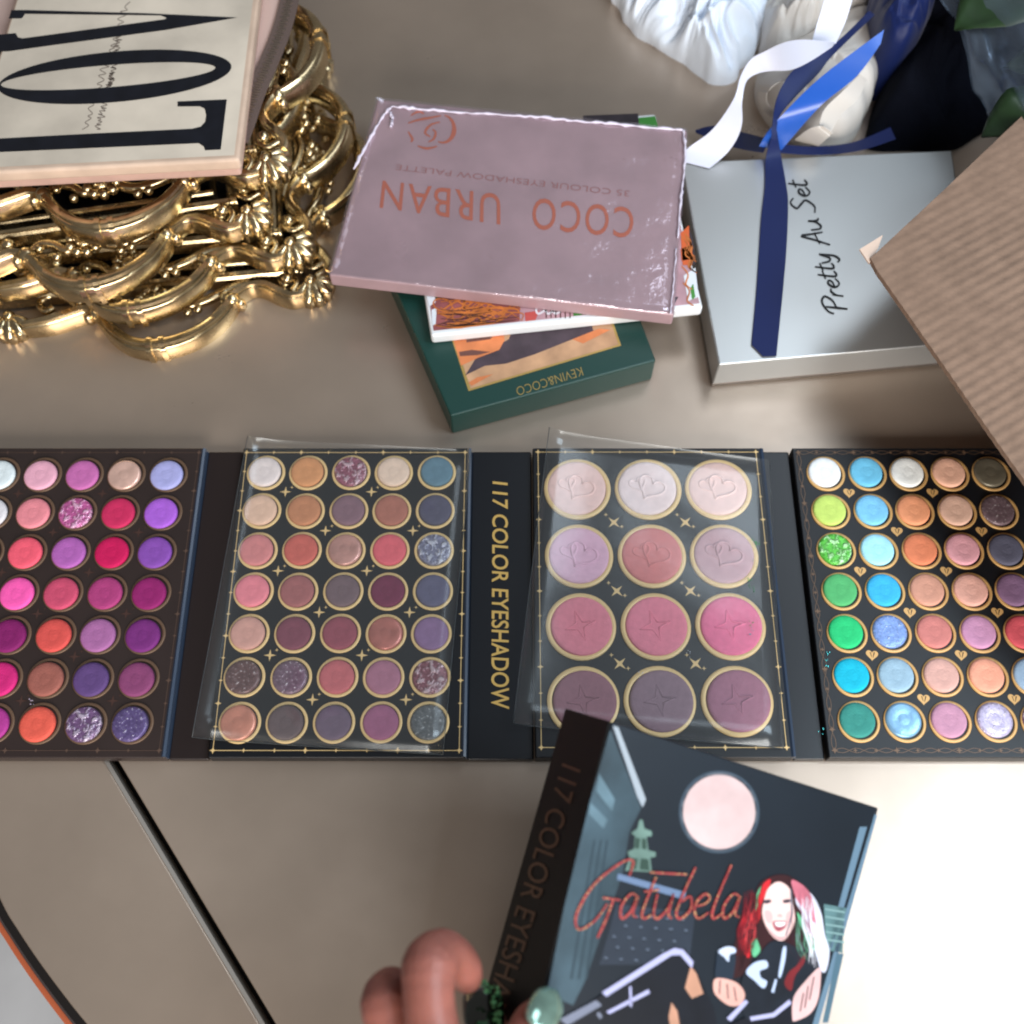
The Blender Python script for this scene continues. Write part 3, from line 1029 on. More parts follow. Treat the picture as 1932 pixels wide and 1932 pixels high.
tag(o, "cream satin folds bunched between white flower and blue ribbon", "fabric")
o = blob("cream_pouch", [(1434, 139), (1428, 180), (1450, 222), (1480, 248), (1512, 270), (1546, 284), (1580, 280), (1610, 258), (1634, 215), (1651, 150), (1652, 95), (1630, 40), (1560, 70), (1490, 110)],
         0.006, 0.040, m_cream, None, 0.004, 14, 9.1, rings=40, seg=180, power=0.35, radial=.3, crumple=0.008)
tag(o, "cream satin pouch with a crease under the bright blue ribbon", "pouch")
po = o
def fold(A, B, m):
    a = [U(*p) for p in spline(A, 7)]
    c = [U(*p) for p in spline(B, 7)]
    bb = MB()
    bb.strip(a, c, 0.0007)
    o_ = bb.build("fold_flap", m, po, smooth=True)
    o_.modifiers.new("edge", 'EDGE_SPLIT').split_angle = math.radians(40)
fold([(1500, 118, .056), (1452, 136, .050), (1432, 162, .040), (1436, 196, .030), (1456, 222, .022)], [(1512, 138, .064), (1474, 152, .062), (1452, 168, .056), (1448, 192, .044), (1466, 214, .036)], m_cream)
fold([(1622, 140, .060), (1590, 172, .060), (1556, 206, .056), (1546, 236, .050)], [(1636, 150, .050), (1618, 188, .050), (1590, 214, .046), (1566, 252, .040)], m_cream)
fold([(1500, 262, .028), (1530, 240, .048), (1556, 238, .052)], [(1540, 280, .022), (1558, 262, .040), (1572, 250, .046)], m_cream)
m_dark = mat("navy_fabric", (8, 10, 20), 0.9, spec=0.1, bump=0.3, bscale=900)
o = blob("navy_bag", [(1640, -80), (1655, 20), (1668, 90), (1660, 160), (1640, 230), (1640, 276), (1720, 280), (1800, 278), (1850, 250), (1960, 180), (2000, 60), (1960, -120), (1800, -200)],
         0.003, 0.045, m_dark, None, 0.006, 18, 3.3, rings=36, seg=180, radial=.4, crumple=.012)
tag(o, "dark navy cloth bundle behind the silver box", "cloth")
o = blob("blue_bow", [(1652, -30), (1656, 30), (1668, 70), (1700, 84), (1730, 70), (1752, 30), (1764, -30), (1750, -110), (1690, -120)], 0.052, 0.034, m_navy, None, 0.006, 40, 6.6, rings=34, seg=180, radial=.8, crumple=.010)
tag(o, "gathered navy satin bow above the blue ribbon", "bow")
cel = thing("wrapped_plant", U(1880, 60, 0.02), "green leaves wrapped in clear cellophane in the far corner", "plant")
m_leaf = mat("dark_leaf", (32, 54, 28), 0.4, spec=0.5, var=0.35, vscale=40, bump=0.1, bscale=120)

def leaf(parent, base, tip, w, z0, z1, droop):
    A, T = U(base[0], base[1], z0), U(tip[0], tip[1], z1)
    ax = T - A
    sd_ = Vector((-ax.y, ax.x, 0)).normalized()
    vs_, fs = [], []
    n = 12
    for i in range(n + 1):
        t = i / n
        c = A + ax * t + Vector((0, 0, droop * math.sin(math.pi * t)))
        hw = w * (math.sin(math.pi * min(1, t * 1.02)) ** 0.75 if 0 < t < 1 else 0.02)
        for q in (-1, -.5, 0, .5, 1):
            vs_.append(c + sd_ * hw * q + Vector((0, 0, 0.18 * hw * abs(q) + 0.002 * math.sin(t * 14 + q))))
    for i in range(n):
        for q in range(4):
            a = i * 5 + q
            fs.append([a, a + 1, a + 6, a + 5])
    b = MB()
    b.add(vs_, fs)
    o = b.build("leaf", m_leaf, parent, smooth=True)
    o.modifiers.new("solid", 'SOLIDIFY').thickness = 0.0006

leaf(cel, (2010, -60), (1800, 60), 0.030, 0.10, 0.085, 0.01)
leaf(cel, (2040, 120), (1890, 130), 0.020, 0.10, 0.08, 0.01)
leaf(cel, (2000, 190), (1850, 262), 0.018, 0.085, 0.070, 0.008)
leaf(cel, (1960, -160), (1830, -40), 0.026, 0.10, 0.09, 0.01)
m_cell = film_mat("cellophane", (170, 190, 215), 0.12, 0.25, 0.05)
P0 = [U(1742, -80, .09), U(2080, -160, .14), U(2080, 300, .12), U(1860, 236, .055)]
vs_, fs = [], []
n = 30
for j in range(n + 1):
    for i in range(n + 1):
        u, v = i / n, j / n
        p = (P0[0] * (1 - u) + P0[1] * u) * (1 - v) + (P0[3] * (1 - u) + P0[2] * u) * v
        p.z += 0.012 * noise.noise(Vector((u * 3, v * 3, 2))) + 0.006 * noise.noise(Vector((u * 9, v * 7, 8))) + .004
        vs_.append(p)
for j in range(n):
    for i in range(n):
        a = j * (n + 1) + i
        fs.append([a, a + 1, a + n + 2, a + n + 1])
b = MB()
b.add(vs_, fs)
o = b.build("cellophane_wrap", m_cell, cel, smooth=True)
o.modifiers.new("solid", 'SOLIDIFY').thickness = 0.0001

# ------------------------------------------------------------------ cardboard box with its flap
m_cardb = mat("corrugated_card", (136, 112, 96), 0.85, spec=0.15, bump=0.35, bscale=260, var=0.12, vscale=90)
kd = thing("cardboard_box", U(2150, 520, 0.0) * 1.0, "brown corrugated cardboard box with its ridged flap reaching over the silver box", "cardboard box")
fz = 0.085
K = [U(1642, 488, fz), U(1934, 214, fz), U(2250, -60, fz + .0), U(2250, 1330, fz), U(1934, 906, fz), U(1655, 512, fz)]
dirw = (U(1932, 575, fz) - U(1720, 696, fz)).normalized()
rp = Vector((-dirw.y, dirw.x, 0))
cx = [p.dot(dirw) for p in K]
cy = [p.dot(rp) for p in K]
# ridged upper skin clipped to the flap outline
bm = bmesh.new()
lo, hi, l2, h2 = min(cx), max(cx), min(cy), max(cy)
pitch = 0.0062
ny = int((h2 - l2) / pitch * 8)
rows_ = []
for j in range(ny + 1):
    y = l2 + (h2 - l2) * j / ny
    line = []
    for i in range(41):
        x = lo + (hi - lo) * i / 40
        p = dirw * x + rp * y
        am = 0.00007 + 0.00016 * max(0.0, 0.4 + noise.noise(Vector((p.x * 14, p.y * 14, 5))))
        zr = am * math.cos(2 * math.pi * (y - l2) / pitch + 0.6 * noise.noise(Vector((y * 50, 2, 1)))) + 0.0012 * noise.noise(Vector((p.x * 9, p.y * 9, 1)))
        line.append(bm.verts.new((p.x, p.y, fz + zr)))
    rows_.append(line)
for j in range(ny):
    for i in range(40):
        bm.faces.new((rows_[j][i], rows_[j][i + 1], rows_[j + 1][i + 1], rows_[j + 1][i]))
for i in range(len(K)):
    a, c = K[i], K[(i + 1) % len(K)]
    e = c - a
    nn = Vector((e.y, -e.x, 0)).normalized()
    cen = sum(K, Vector()) / len(K)
    if nn.dot(cen - a) > 0:
        nn = -nn
    bmesh.ops.bisect_plane(bm, geom=bm.verts[:] + bm.edges[:] + bm.faces[:], plane_co=a, plane_no=nn, clear_outer=True)
ex = bmesh.ops.extrude_face_region(bm, geom=bm.faces[:])
for v in ex["geom"]:
    if isinstance(v, bmesh.types.BMVert):
        v.co.z -= 0.0035
bmesh.ops.recalc_face_normals(bm, faces=bm.faces[:])
me = bpy.data.meshes.new("flap")
for v in bm.verts:
    v.co -= wloc(kd)
bm.to_mesh(me)
bm.free()
o = link_mesh("box_flap", me, m_cardb, kd)
o.modifiers.new("edge", 'EDGE_SPLIT').split_angle = math.radians(50)
b = MB()
b.prism([U(1622, 470, fz - .001), U(1666, 443, fz - .001), U(1656, 470, fz - .001), U(1640, 497, fz - .001)], Vector((0, 0, -.0012)))
b.build("torn_corner", mat("torn_paper", (222, 196, 178), 0.8, bump=0.2, bscale=400), kd)
b = MB()
xr = U(2250, 500, fz).x - 0.02
b.prism([Vector((xr, -0.02, fz - .006)), Vector((xr + .3, -0.02, fz - .006)), Vector((xr + .3, .62, fz - .006)), Vector((xr, .62, fz - .006))], Vector((0, 0, -(fz - .007))))
b.build("box_side", m_cardb, kd, bevel=0.001)

# ------------------------------------------------------------------ ornate gold frames, stacked
m_goldm = mat("champagne_gold", (212, 190, 150), 0.25, metal=1.0, bump=0.10, bscale=220, var=0.26, vscale=60, rvar=0.07, rscale=90)
m_goldd = mat("frame_mirror", (20, 20, 22), 0.25, spec=0.6)
FZ = 0.0
ref = U(560, 510, 0.014)

SKEW = math.atan2((ref - U(15, 560, 0.014)).y, (ref - U(15, 560, 0.014)).x)     # the stack lies a little turned on the table

def lp(x, y):
    p = U(x, y, 0.014) - ref
    c_, s_ = math.cos(-SKEW), math.sin(-SKEW)
    return Vector((p.x * c_ - p.y * s_, p.x * s_ + p.y * c_, 0))

flipd = lambda p: Vector((-p.y, -p.x, p.z))
SEC = [(-.0040, -.0075), (-.0040, .0038), (-.0031, .0050), (-.0024, .0050), (-.0018, .0066), (.0010, .0072), (.0026, .0058), (.0038, .0030), (.0040, -.0075)]
RAIL = [(-.0032, -.006), (-.0032, .003), (-.0018, .0046), (0, .0036), (.0018, .0046), (.0032, .003), (.0032, -.006)]
arc_px = [(436, 566), (424, 585), (400, 610), (362, 634), (320, 649), (280, 654), (245, 648), (215, 630), (195, 608), (182, 590)]
s_px = [(572, 556), (552, 560), (528, 552), (500, 540), (474, 540), (450, 552), (430, 566), (420, 566)]
s2_px = [(182, 590), (160, 586), (137, 592), (95, 606), (64, 612), (40, 616)]
HALF = lp(15, 600).x

def tray_parts():
    parts = []
    def both(name, fn):
        for fl_ in (False, True):
            b = MB()
            fn(b, (flipd if fl_ else (lambda p: p)), fl_)
            parts.append((name, b))
    def arc_fn(b, g, fl_):
        P = [g(p) for p in spline([lp(*q) for q in arc_px], 5)]
        n = len(P)
        b.sweep(P, SEC, [1.0 + 0.25 * math.sin(math.pi * i / (n - 1)) for i in range(n)])
        for t in (0.46, 0.53):                       # paired bands round the middle of the arc
            i = int(t * n)
            b.sweep([P[i], P[i] + (P[i + 1] - P[i]).normalized() * .0034], [(x * 1.62, z * 1.26) for x, z in SEC])
        # curled ends
        for e, sgn in ((0, 1), (-1, -1)):
            c = P[e]
            b.ball(c + Vector((0, 0, .001)), .0062, 10, 6, 1.15)
            b.ball(c + g(Vector((.006 * sgn, -.003, .0))), .0036, 8, 5, 1.6)
    def s_fn(b, g, fl_):
        P = [g(p) for p in spline([lp(*q) for q in s_px], 5)]
        n = len(P)
        b.sweep(P, SEC, [0.75 + 0.35 * math.sin(math.pi * i / (n - 1) * 1.6) ** 2 for i in range(n)])
        # inner tendril curling back to the rail
        T = [lp(552, 552), lp(560, 535), lp(546, 522), lp(530, 528), lp(536, 538), lp(546, 534)]
        b.tube([g(p) + Vector((0, 0, .003)) for p in spline(T, 6)], .0024, 8)
        b.ball(g(lp(543, 532)) + Vector((0, 0, .006)), .0042, 10, 6)
    def s2_fn(b, g, fl_):
        P = [g(p) for p in spline([lp(*q) for q in s2_px], 5)]
        n = len(P)
        b.sweep(P, SEC, [0.8 + 0.3 * math.sin(math.pi * i / (n - 1)) for i in range(n)])
        T = [lp(150, 584), lp(120, 560), lp(90, 556), lp(70, 572), lp(82, 586), lp(96, 578)]
        b.tube([g(p) + Vector((0, 0, .001)) for p in spline(T, 6)], .0026, 8)
        b.ball(g(lp(150, 570)) + Vector((0, 0, .003)), .0045, 10, 6)
    def shell(b, c, d, sz, n=5):
        """fan of fluted lobes opening along d"""
        a = Vector((-d.y, d.x, 0))
        for k in range(n):
            th = (k - (n - 1) / 2) * 0.55
            u = d * math.cos(th) + a * math.sin(th)
            e = c + u * sz
            b.tube([c + Vector((0, 0, -.006)) + u * sz * .2, e + Vector((0, 0, -.006)), e + Vector((0, 0, .0005)), e - u * .003 + Vector((0, 0, .004)), c + u * sz * .35 + Vector((0, 0, .005))],
                   [.003, .0042, .0042, .0034, .0024], 8)
            b.ball(e - u * .004 + Vector((0, 0, .0052)), .0018, 8, 5)
        b.ball(c + Vector((0, 0, .004)), .0042, 10, 6)
    cb_ = MB()
    shell(cb_, lp(586, 532), Vector((.62, -.78, 0)).normalized(), .0125, 6)
    parts.append(("corner_shell", cb_))
    both("scroll_arc", arc_fn)
    both("scroll_curve", s_fn)
    both("scroll_curve", s2_fn)
    def mid_fn(b, g, fl_):
        shell(b, g(lp(15, 600)), g(Vector((0, -1, 0))), .012, 5)
    both("centre_shell", mid_fn)
    def inner_fn(b, g, fl_):
        # vine between rail and arc with a flower in the middle
        T = [lp(470, 528), lp(430, 540), lp(390, 560), lp(350, 572), lp(318, 566), lp(312, 548)]
        b.tube([g(p) + Vector((0, 0, -.001)) for p in spline(T, 6)], [.0034] * 31, 8)
        T = [lp(182, 590), lp(200, 566), lp(228, 566), lp(252, 580), lp(262, 566)]
        b.tube([g(p) + Vector((0, 0, -.001)) for p in spline(T, 6)], .0030, 8)
        c = lp(286, 566)
        b.ball(g(c), .0062, 12, 7)
        for k in range(9):
            th = k * math.tau / 9
            b.ball(g(c + Vector((math.cos(th), math.sin(th), 0)) * .0092) + Vector((0, 0, .001)), .0036, 8, 5)
        for k in range(8):
            th = k * math.tau / 8 + .3
            b.ball(g(c + Vector((math.cos(th), math.sin(th), 0)) * .0052) + Vector((0, 0, .0058)), .0014, 6, 4)
        for (x, y) in ((352, 590), (372, 584), (236, 596), (420, 556), (205, 578)):
            b.ball(g(lp(x, y)) + Vector((0, 0, .002)), .0030, 8, 5)
    both("vine_flower", inner_fn)
    def rail_fn(b, g, fl_):
        b.sweep([g(Vector((.0032, 0, 0))), g(Vector((HALF * 1.25, 0, 0)))], RAIL)
        b.sweep([g(Vector((-.012, .012, -.001))), g(Vector((HALF * 1.25, .012, -.001)))], [(x * .6, z * .6) for x, z in RAIL])
    both("rail", rail_fn)
    bk = MB()
    q = HALF * 1.22
    bk.prism([Vector((q, .004, -.0045)), Vector((-.004, .004, -.0045)), Vector((-.004, -q, -.0045)), Vector((q, -q, -.0045))], Vector((0, 0, -.0025)))
    parts.append(("backing", bk))
    return parts

def make_tray(label):
    t = thing("ornate_frame", (0, 0, 0), label, "ornate frame", "gold ornate frames in the stack")
    for name, b in tray_parts():
        b.build(name, m_goldd if name == "backing" else m_goldm, t, smooth=(name != "backing" and name != "rail"))
    return t

def copy_thing(src, label):
    r = src.copy()
    col.objects.link(r)
    r["label"] = label
    for chd in src.children:
        c = chd.copy()
        col.objects.link(c)
        c.parent = r
    return r

tr1 = make_tray("gold scrolled frame lying on the table, lowest of its stack")
for o in tr1.children:
    if o.name.startswith("backing") is False and o.name.startswith("rail") is False:
        mm = o.modifiers.new("edge", 'EDGE_SPLIT')
        mm.split_angle = math.radians(50)
tr1.location = U(560, 510, 0.010)
tr1.location.z = 0.0075
tr1.rotation_euler = (0, 0, SKEW)
spots = [((523, 444, 0.027), 0.0, "gold scrolled frame second from the table in the stack"),
         ((440, 386, 0.045), 4.0, "gold scrolled frame third from the table, slid towards the left"),
         ((476, 288, 0.063), 1.5, "gold scrolled frame directly under the sign, topmost of its stack")]
for (x, y, z), rot, lab in spots:
    c = copy_thing(tr1, lab)
    c.location = U(x, y, z)
    c.rotation_euler = (0, 0, SKEW + math.radians(rot))

# zipped pouch and lettered block sign on top ------------------------------
zp = thing("zip_pouch", U(470, 100, 0.073), "pale pink pouch with a dark zip under the lettered sign", "pouch")
pz = 0.0808
out = [(-40, 60), (430, 280), (452, 262), (468, 222), (486, 172), (512, 116), (536, 58), (552, 0), (566, -80), (300, -120), (0, -60)]
b = MB()
b.prism([U(x, y, pz) for x, y in out], Vector((0, 0, -.0065)))
b.build("pouch_body", mat("pale_pink_leather", (206, 178, 168), 0.45, bump=0.08, bscale=300), zp, bevel=0.003)
zl = [(450, 268), (466, 226), (483, 176), (508, 118), (531, 60), (547, 0), (560, -70)]
L_ = spline([U(x, y, pz + .0014) for x, y in zl], 6)
b = MB()
b.sweep(L_, [(-.0062, 0.0), (-.0062, .0012), (.0062, .0012), (.0062, 0.0)])
b.build("zip_tape", mat("zip_tape_cloth", (96, 80, 74), 0.8, bump=0.3, bscale=1500), zp)
b = MB()
tot_l = sum((L_[i + 1] - L_[i]).length for i in range(len(L_) - 1))
nt_ = int(tot_l / 0.0021)
for k in range(nt_):
    d = tot_l * (k + .5) / nt_
    i = 0
    while d > (L_[i + 1] - L_[i]).length and i < len(L_) - 2:
        d -= (L_[i + 1] - L_[i]).length
        i += 1
    t = (L_[i + 1] - L_[i]).normalized()
    p = L_[i] + t * d
    a = Vector((t.y, -t.x, 0))
    s_ = .0007 if k % 2 else -.0007
    c = p + a * s_ + Vector((0, 0, .0017))
    b.prism([c + a * .0022 + t * .0006, c - a * .0022 + t * .0006, c - a * .0022 - t * .0006, c + a * .0022 - t * .0006], Vector((0, 0, -.0009)))
b.build("zip_teeth", mat("zip_metal", (150, 136, 124), 0.35, metal=0.8), zp)

lz = 0.0975
sg = thing("lettered_sign", U(220, 160, 0.0810), "weathered cream block sign with big black letters on top of the gold frames", "sign")
fpx = [(448, 299), (493, -60), (48, -60), (-66, 326)]
topq = [U(x, y, lz) for x, y in fpx]
b = MB()
cq = sum(topq, Vector()) / 4
b.prism([cq + (p - cq) * 1.012 for p in topq], Vector((0, 0, -.009)))
m_wood = mat("sign_wood", (204, 178, 158), 0.55, spec=0.3, bump=0.15, bscale=220, var=0.12, vscale=50)
b.build("sign_frame", m_wood, sg, bevel=0.0022)
b = MB()
b.prism([cq + (p - cq) * .990 + Vector((0, 0, -.0090)) for p in topq], Vector((0, 0, -.0072)))
b.build("sign_back", mat("sign_back_wood", (196, 160, 146), 0.6, bump=0.15, bscale=200, var=0.1, vscale=60), sg, bevel=0.002)
lf = on_z(lz)
def z4(pts):
    return [(x * .25, y * .25) for x, y in pts]
flat("sign_paper", [[[(442, 293), (484, -56), (50, -56), (-60, 318)]]], lf, 0.0002, mat("aged_paper", (206, 194, 178), 0.5, spec=0.4, var=0.22, vscale=18), sg)
m_ink = mat("sign_black_ink", (20, 22, 30), 0.42, spec=0.4, var=0.3, vscale=80)
Lp = z4([(-200, 1056), (700, 1008), (1450, 972), (1515, 955), (1548, 920), (1556, 870), (1545, 820), (1510, 802), (1340, 803), (1340, 766), (1712, 750), (1666, 1128), (1548, 1134), (1538, 1106), (1500, 1080), (700, 1116), (-200, 1156)])
flat("sign_letter", [[Lp]], lf, 0.0004, m_ink, sg)
Op = [z4(ell(866, 580, 884, 190, -5.2, 72)), z4(ell(816, 575, 812, 84, -4.6, 72))]
flat("sign_letter", [Op], lf, 0.0004, m_ink, sg)
Vp = z4([(66, 140), (86, 76), (200, 76), (1100, 100), (1790, 132), (1250, 226), (400, 340), (70, 386), (-60, 392), (-30, 262), (118, 250), (136, 282), (170, 290), (1240, 146), (1260, 136), (1215, 116), (190, 104), (165, 138)])
flat("sign_letter", [[Vp]], lf, 0.0004, m_ink, sg)
Ep = z4([(60, -240), (60, -60), (170, -30), (1700, 0), (1790, -20), (1800, -230)])
b = MB()
g = random.Random(11)
for (ax, ay), (ex, ey), hgt in (((640, 970), (960, 20), 60), ((735, 980), (850, 540), 54), ((830, 660), (900, 260), 44)):
    n = 40
    pts = []
    for i in range(n):
        t = i / (n - 1)
        off = (hgt * .5 if i % 2 else -hgt * .5) * g.uniform(.35, 1.1)
        pts.append((ax + (ex - ax) * t + off + g.uniform(-6, 6), ay + (ey - ay) * t + g.uniform(-9, 9), 0))
    pen([(p.x * .25, p.y * .25) for p in spline(pts, 4)], 1.5, lf, 0.0003, b)
b.build("faded_script", mat("faded_brown_ink", (120, 106, 96), 0.6), sg)

# ------------------------------------------------------------------ the closed palette held up in front
A = U(1155, 1362, .160)
B = U(1658, 1525, .094)
Dd = U(906, 2377, .113)
pl = Plane(A, B, Dd)
Cc = pl.at(1416, 2396)
E_ = U(1072, 1338, .1227)
F_ = Plane(A, Dd, E_).at(800, 2304)
offb = E_ - A
bk = thing("closed_palette", (A + Cc) / 2 + offb, "closed palette with moonlit night cover and black lettered spine, held by the hand", "makeup palette")
b = MB()
cov = [A, B, Cc, Dd]
inn = [p - pl.n * .0022 for p in cov]
b.prism([A, B, Cc, Dd], [offb * .06] * 4)
m_cov = mat("cover_night", (20, 28, 37), 0.38, spec=0.35, coat=0.08, var=0.22, vscale=16)
b.build("front_cover", m_cov, bk, bevel=0.0008)
b = MB()
cen = (A + B + Cc + Dd) / 4
body = [cen + (p - cen) * .985 + offb * .07 for p in cov]
b.prism(body, [offb * .86] * 4)
b.build("panel_block", mat("book_block_black", (16, 17, 20), 0.5), bk, bevel=0.0008)
b = MB()
b.prism([p + offb * .94 for p in cov], [offb * .06] * 4)
b.build("back_cover", mat("back_cover_black", (14, 15, 18), 0.45), bk, bevel=0.0008)
spn = (Dd - A).cross(offb).normalized()
if spn.x > 0:
    spn = -spn
b = MB()
b.prism([A + spn * .0004, Dd + spn * .0004, F_ + spn * .0004, E_ + spn * .0004], spn * .0012)
m_bsp = mat("book_spine_black", (11, 10, 11), 0.5, spec=0.3)
spo = b.build("spine", m_bsp, bk, bevel=0.0006)
spl = Plane(A + spn * .0017, Dd + spn * .0017, E_ + spn * .0017)
def spf(x, y, lift):
    p = spl.at(x, y)
    return p + spn * lift
text_mesh("117 COLOR EYESHADOW", [(1062, 1440), (880, 2010), (918, 2022), (1098, 1450)], 0.0003, mat("bronze_foil", (112, 84, 66), 0.35, metal=0.5), "spine_lettering", spo, spf, shear=0.1, off=0.0)
pf = lambda x, y, lift: pl.at(x, y, lift)
fo = bk
def cprint(name, rings, lift, rgb, var=0.0, rough=0.32, vscale=60):
    return flat(name, rings, pf, lift, mat("print_%d_%d_%d" % rgb, rgb, rough, spec=0.5, coat=0.2, var=var, vscale=vscale), fo)
def z8(pts):
    return [(649 + .5469 * x, 1328 + .5469 * y) for x, y in pts]
# night scene: wall on the left, tower, ledge, moon
cprint("wall_print", [[z8([(918, 90), (1025, 360), (985, 440), (960, 590), (900, 760), (830, 960), (790, 1040), (700, 1000), (760, 700), (850, 330)])]], .00010, (52, 70, 80), .7, vscale=24)
cprint("ledge_print", [[z8([(928, 76), (946, 80), (1042, 330), (1030, 358), (1012, 320)])]], .00018, (150, 160, 170))
cprint("wall_print", [[z8([(880, 240), (935, 330), (925, 370), (870, 300)])], [z8([(850, 340), (910, 400), (895, 430), (845, 380)])]], .00016, (84, 108, 120), .3)
for k in range(3):
    cprint("wall_stripe_print", [[z8([(905 - 22 * k, 470), (912 - 22 * k, 470), (840 - 26 * k, 950), (832 - 26 * k, 950)])]], .00015, (40, 56, 66))
cprint("tower_print", [[z8([(1020, 400), (1030, 400), (1036, 430), (1062, 440), (1062, 456), (1044, 458), (1050, 505), (1076, 512), (1074, 528), (1056, 530), (1062, 580), (970, 575), (985, 530), (978, 510), (1000, 500), (1004, 455), (990, 446), (1012, 430)])]], .00018, (100, 128, 120), .3)
for q in ([(1006, 462), (1022, 464), (1018, 500), (1002, 498)], [(1028, 464), (1042, 466), (1044, 502), (1028, 500)], [(994, 532), (1014, 534), (1008, 572), (984, 570)], [(1024, 534), (1050, 536), (1054, 575), (1020, 572)]):
    cprint("tower_window_print", [[z8(q)]], .00026, (44, 66, 58))
cprint("ledge_print", [[z8([(945, 585), (1180, 650), (1176, 676), (942, 606)])]], .00022, (96, 116, 146))
cprint("tufted_wall_print", [[z8([(940, 690), (1212, 720), (1190, 900), (880, 900)])]], .00012, (38, 46, 58), .15)
dots = []
for j in range(5):
    for i in range(5):
        dots.append([ell(*z8([(960 + i * 52 + (26 if j % 2 else 0) - j * 14, 735 + j * 37 + i * 4)])[0], 3.2, 1.8, 10, 10)])
cprint("tuft_print", dots, .00018, (26, 32, 40))
cprint("tuft_print", [[[(x, y - 3.4) for x, y in d[0]]] for d in dots], .00020, (92, 104, 122))
flat("moon_print", [[ell(1357, 1532, 68, 70, 0, 64)]], pf, .0002, mat("print_moon", (196, 172, 172), 0.35, spec=0.5, coat=0.2, var=0.14, vscale=55), fo)
for rad, cc in ((76, (58, 72, 86)), (72, (104, 110, 118))):
    cprint("moon_halo_print", [[ell(1357, 1532, rad, rad + 2, 0, 64)]], .00012 if rad == 80 else .00015, cc)
# pale buildings and edge on the right
cprint("edge_print", [[[(1650, 1536), (1655, 1538), (1540, 1950), (1528, 1950)]], [[(1622, 1560), (1636, 1560), (1570, 1790), (1560, 1790)]]], .00016, (92, 118, 138))
cprint("building_print", [[z8([(1655, 690), (1735, 705), (1725, 740), (1720, 860), (1668, 850), (1660, 780)])]], .00016, (84, 116, 120), .35)
for k in range(5):
    cprint("building_print", [[z8([(1660, 705 + 26 * k), (1728, 716 + 26 * k), (1727, 722 + 26 * k), (1660, 711 + 26 * k)])]], .0002, (120, 152, 154))
cprint("building_print", [[z8([(1700, 860), (1724, 862), (1690, 1010), (1670, 1100), (1650, 1100)])]], .0002, (72, 100, 116))
# seated woman: plain figure with long red and pale hair, black clothes
def z7(pts):
    return [(1283 + .2187 * x, 1584.8 + .2187 * y) for x, y in pts]
def sm7(pts, k=5):
    return [(p.x, p.y) for p in spline([(x, y, 0) for x, y in z7(pts)], k, True)]
cprint("hair_print", [[sm7([(840, 300), (700, 360), (640, 480), (560, 640), (520, 760), (470, 900), (460, 1040), (440, 1190), (560, 1150), (640, 1000), (760, 940), (900, 900), (1060, 960), (1100, 700), (1060, 420), (960, 320)])]], .00030, (48, 22, 26), .2)
cprint("hair_print", [[sm7([(780, 340), (720, 380), (690, 470), (640, 620), (560, 650), (530, 740), (560, 830), (520, 900), (560, 990), (600, 1010), (610, 880), (640, 760), (690, 680), (700, 560), (760, 430)])]], .00036, (184, 34, 42), .2)
cprint("hair_print", [[sm7([(1010, 470), (1090, 440), (1160, 500), (1220, 640), (1250, 820), (1290, 960), (1260, 1130), (1210, 1120), (1170, 980), (1100, 820), (1060, 650), (1000, 540)])]], .00034, (196, 200, 218), .15)
cprint("hair_print", [[sm7([(960, 350), (1060, 390), (1130, 480), (1160, 600), (1180, 720), (1130, 680), (1080, 600), (1010, 520)])]], .00040, (206, 116, 134), .35)
cprint("hair_print", [[sm7([(640, 830), (680, 900), (690, 960), (640, 1010), (610, 930)])], [sm7([(1100, 780), (1160, 860), (1150, 960), (1110, 900)])], [sm7([(1010, 620), (1060, 700), (1080, 780), (1040, 750)])], [sm7([(700, 400), (680, 470), (660, 600), (648, 600), (664, 470)])]], .00042, (92, 170, 128), .2)
cprint("face_print", [[sm7([(850, 360), (760, 420), (722, 540), (710, 640), (740, 740), (790, 820), (850, 866), (900, 860), (950, 800), (990, 700), (975, 560), (945, 420)])]], .00044, (226, 192, 188), .06)
cprint("brow_print", [[sm7([(720, 525), (770, 512), (790, 530), (760, 548), (726, 548)])], [sm7([(890, 520), (940, 510), (955, 530), (920, 545), (892, 540)])]], .00048, (58, 50, 62))
cprint("lips_print", [[sm7([(800, 705), (860, 698), (920, 705), (905, 760), (850, 790), (812, 760)])]], .00048, (146, 70, 84))
cprint("smile_print", [[sm7([(818, 712), (870, 708), (912, 712), (890, 742), (840, 746)])]], .00052, (232, 228, 230))
cprint("nose_print", [[sm7([(838, 655), (862, 640), (884, 655), (862, 664)])]], .00048, (196, 150, 150))
cprint("strand_print", [[z7([(950, 420), (962, 424), (976, 640), (920, 830), (908, 828), (958, 640)])], [z7([(1010, 800), (1040, 880), (1070, 960), (1050, 962), (1020, 890), (996, 820)])]], .00054, (96, 98, 112))
b = MB()
hr = random.Random(21)
def strands(x0, x1, y0, y1, dx, n_, w):
    for q in range(n_):
        t = hr.random()
        x, y = x0 + (x1 - x0) * t, y0 + hr.uniform(0, 60)
        pts = [(x, y, 0), (x + dx * .2 + hr.uniform(-25, 25), y + (y1 - y0) * .33, 0), (x + dx * .7 + hr.uniform(-40, 40), y + (y1 - y0) * .66, 0), (x + dx + hr.uniform(-50, 50), y + (y1 - y0) * hr.uniform(.8, 1), 0)]
        pen([(p.x, p.y) for p in spline([(*z7([(p[0], p[1])])[0], 0) for p in pts], 6)], w * hr.uniform(.6, 1.3), pf, .00062 + q * 1e-6, b, .8)
    return b
m_h = lambda c: mat("print_%d_%d_%d" % c, c, 0.34, spec=0.5, coat=0.15)
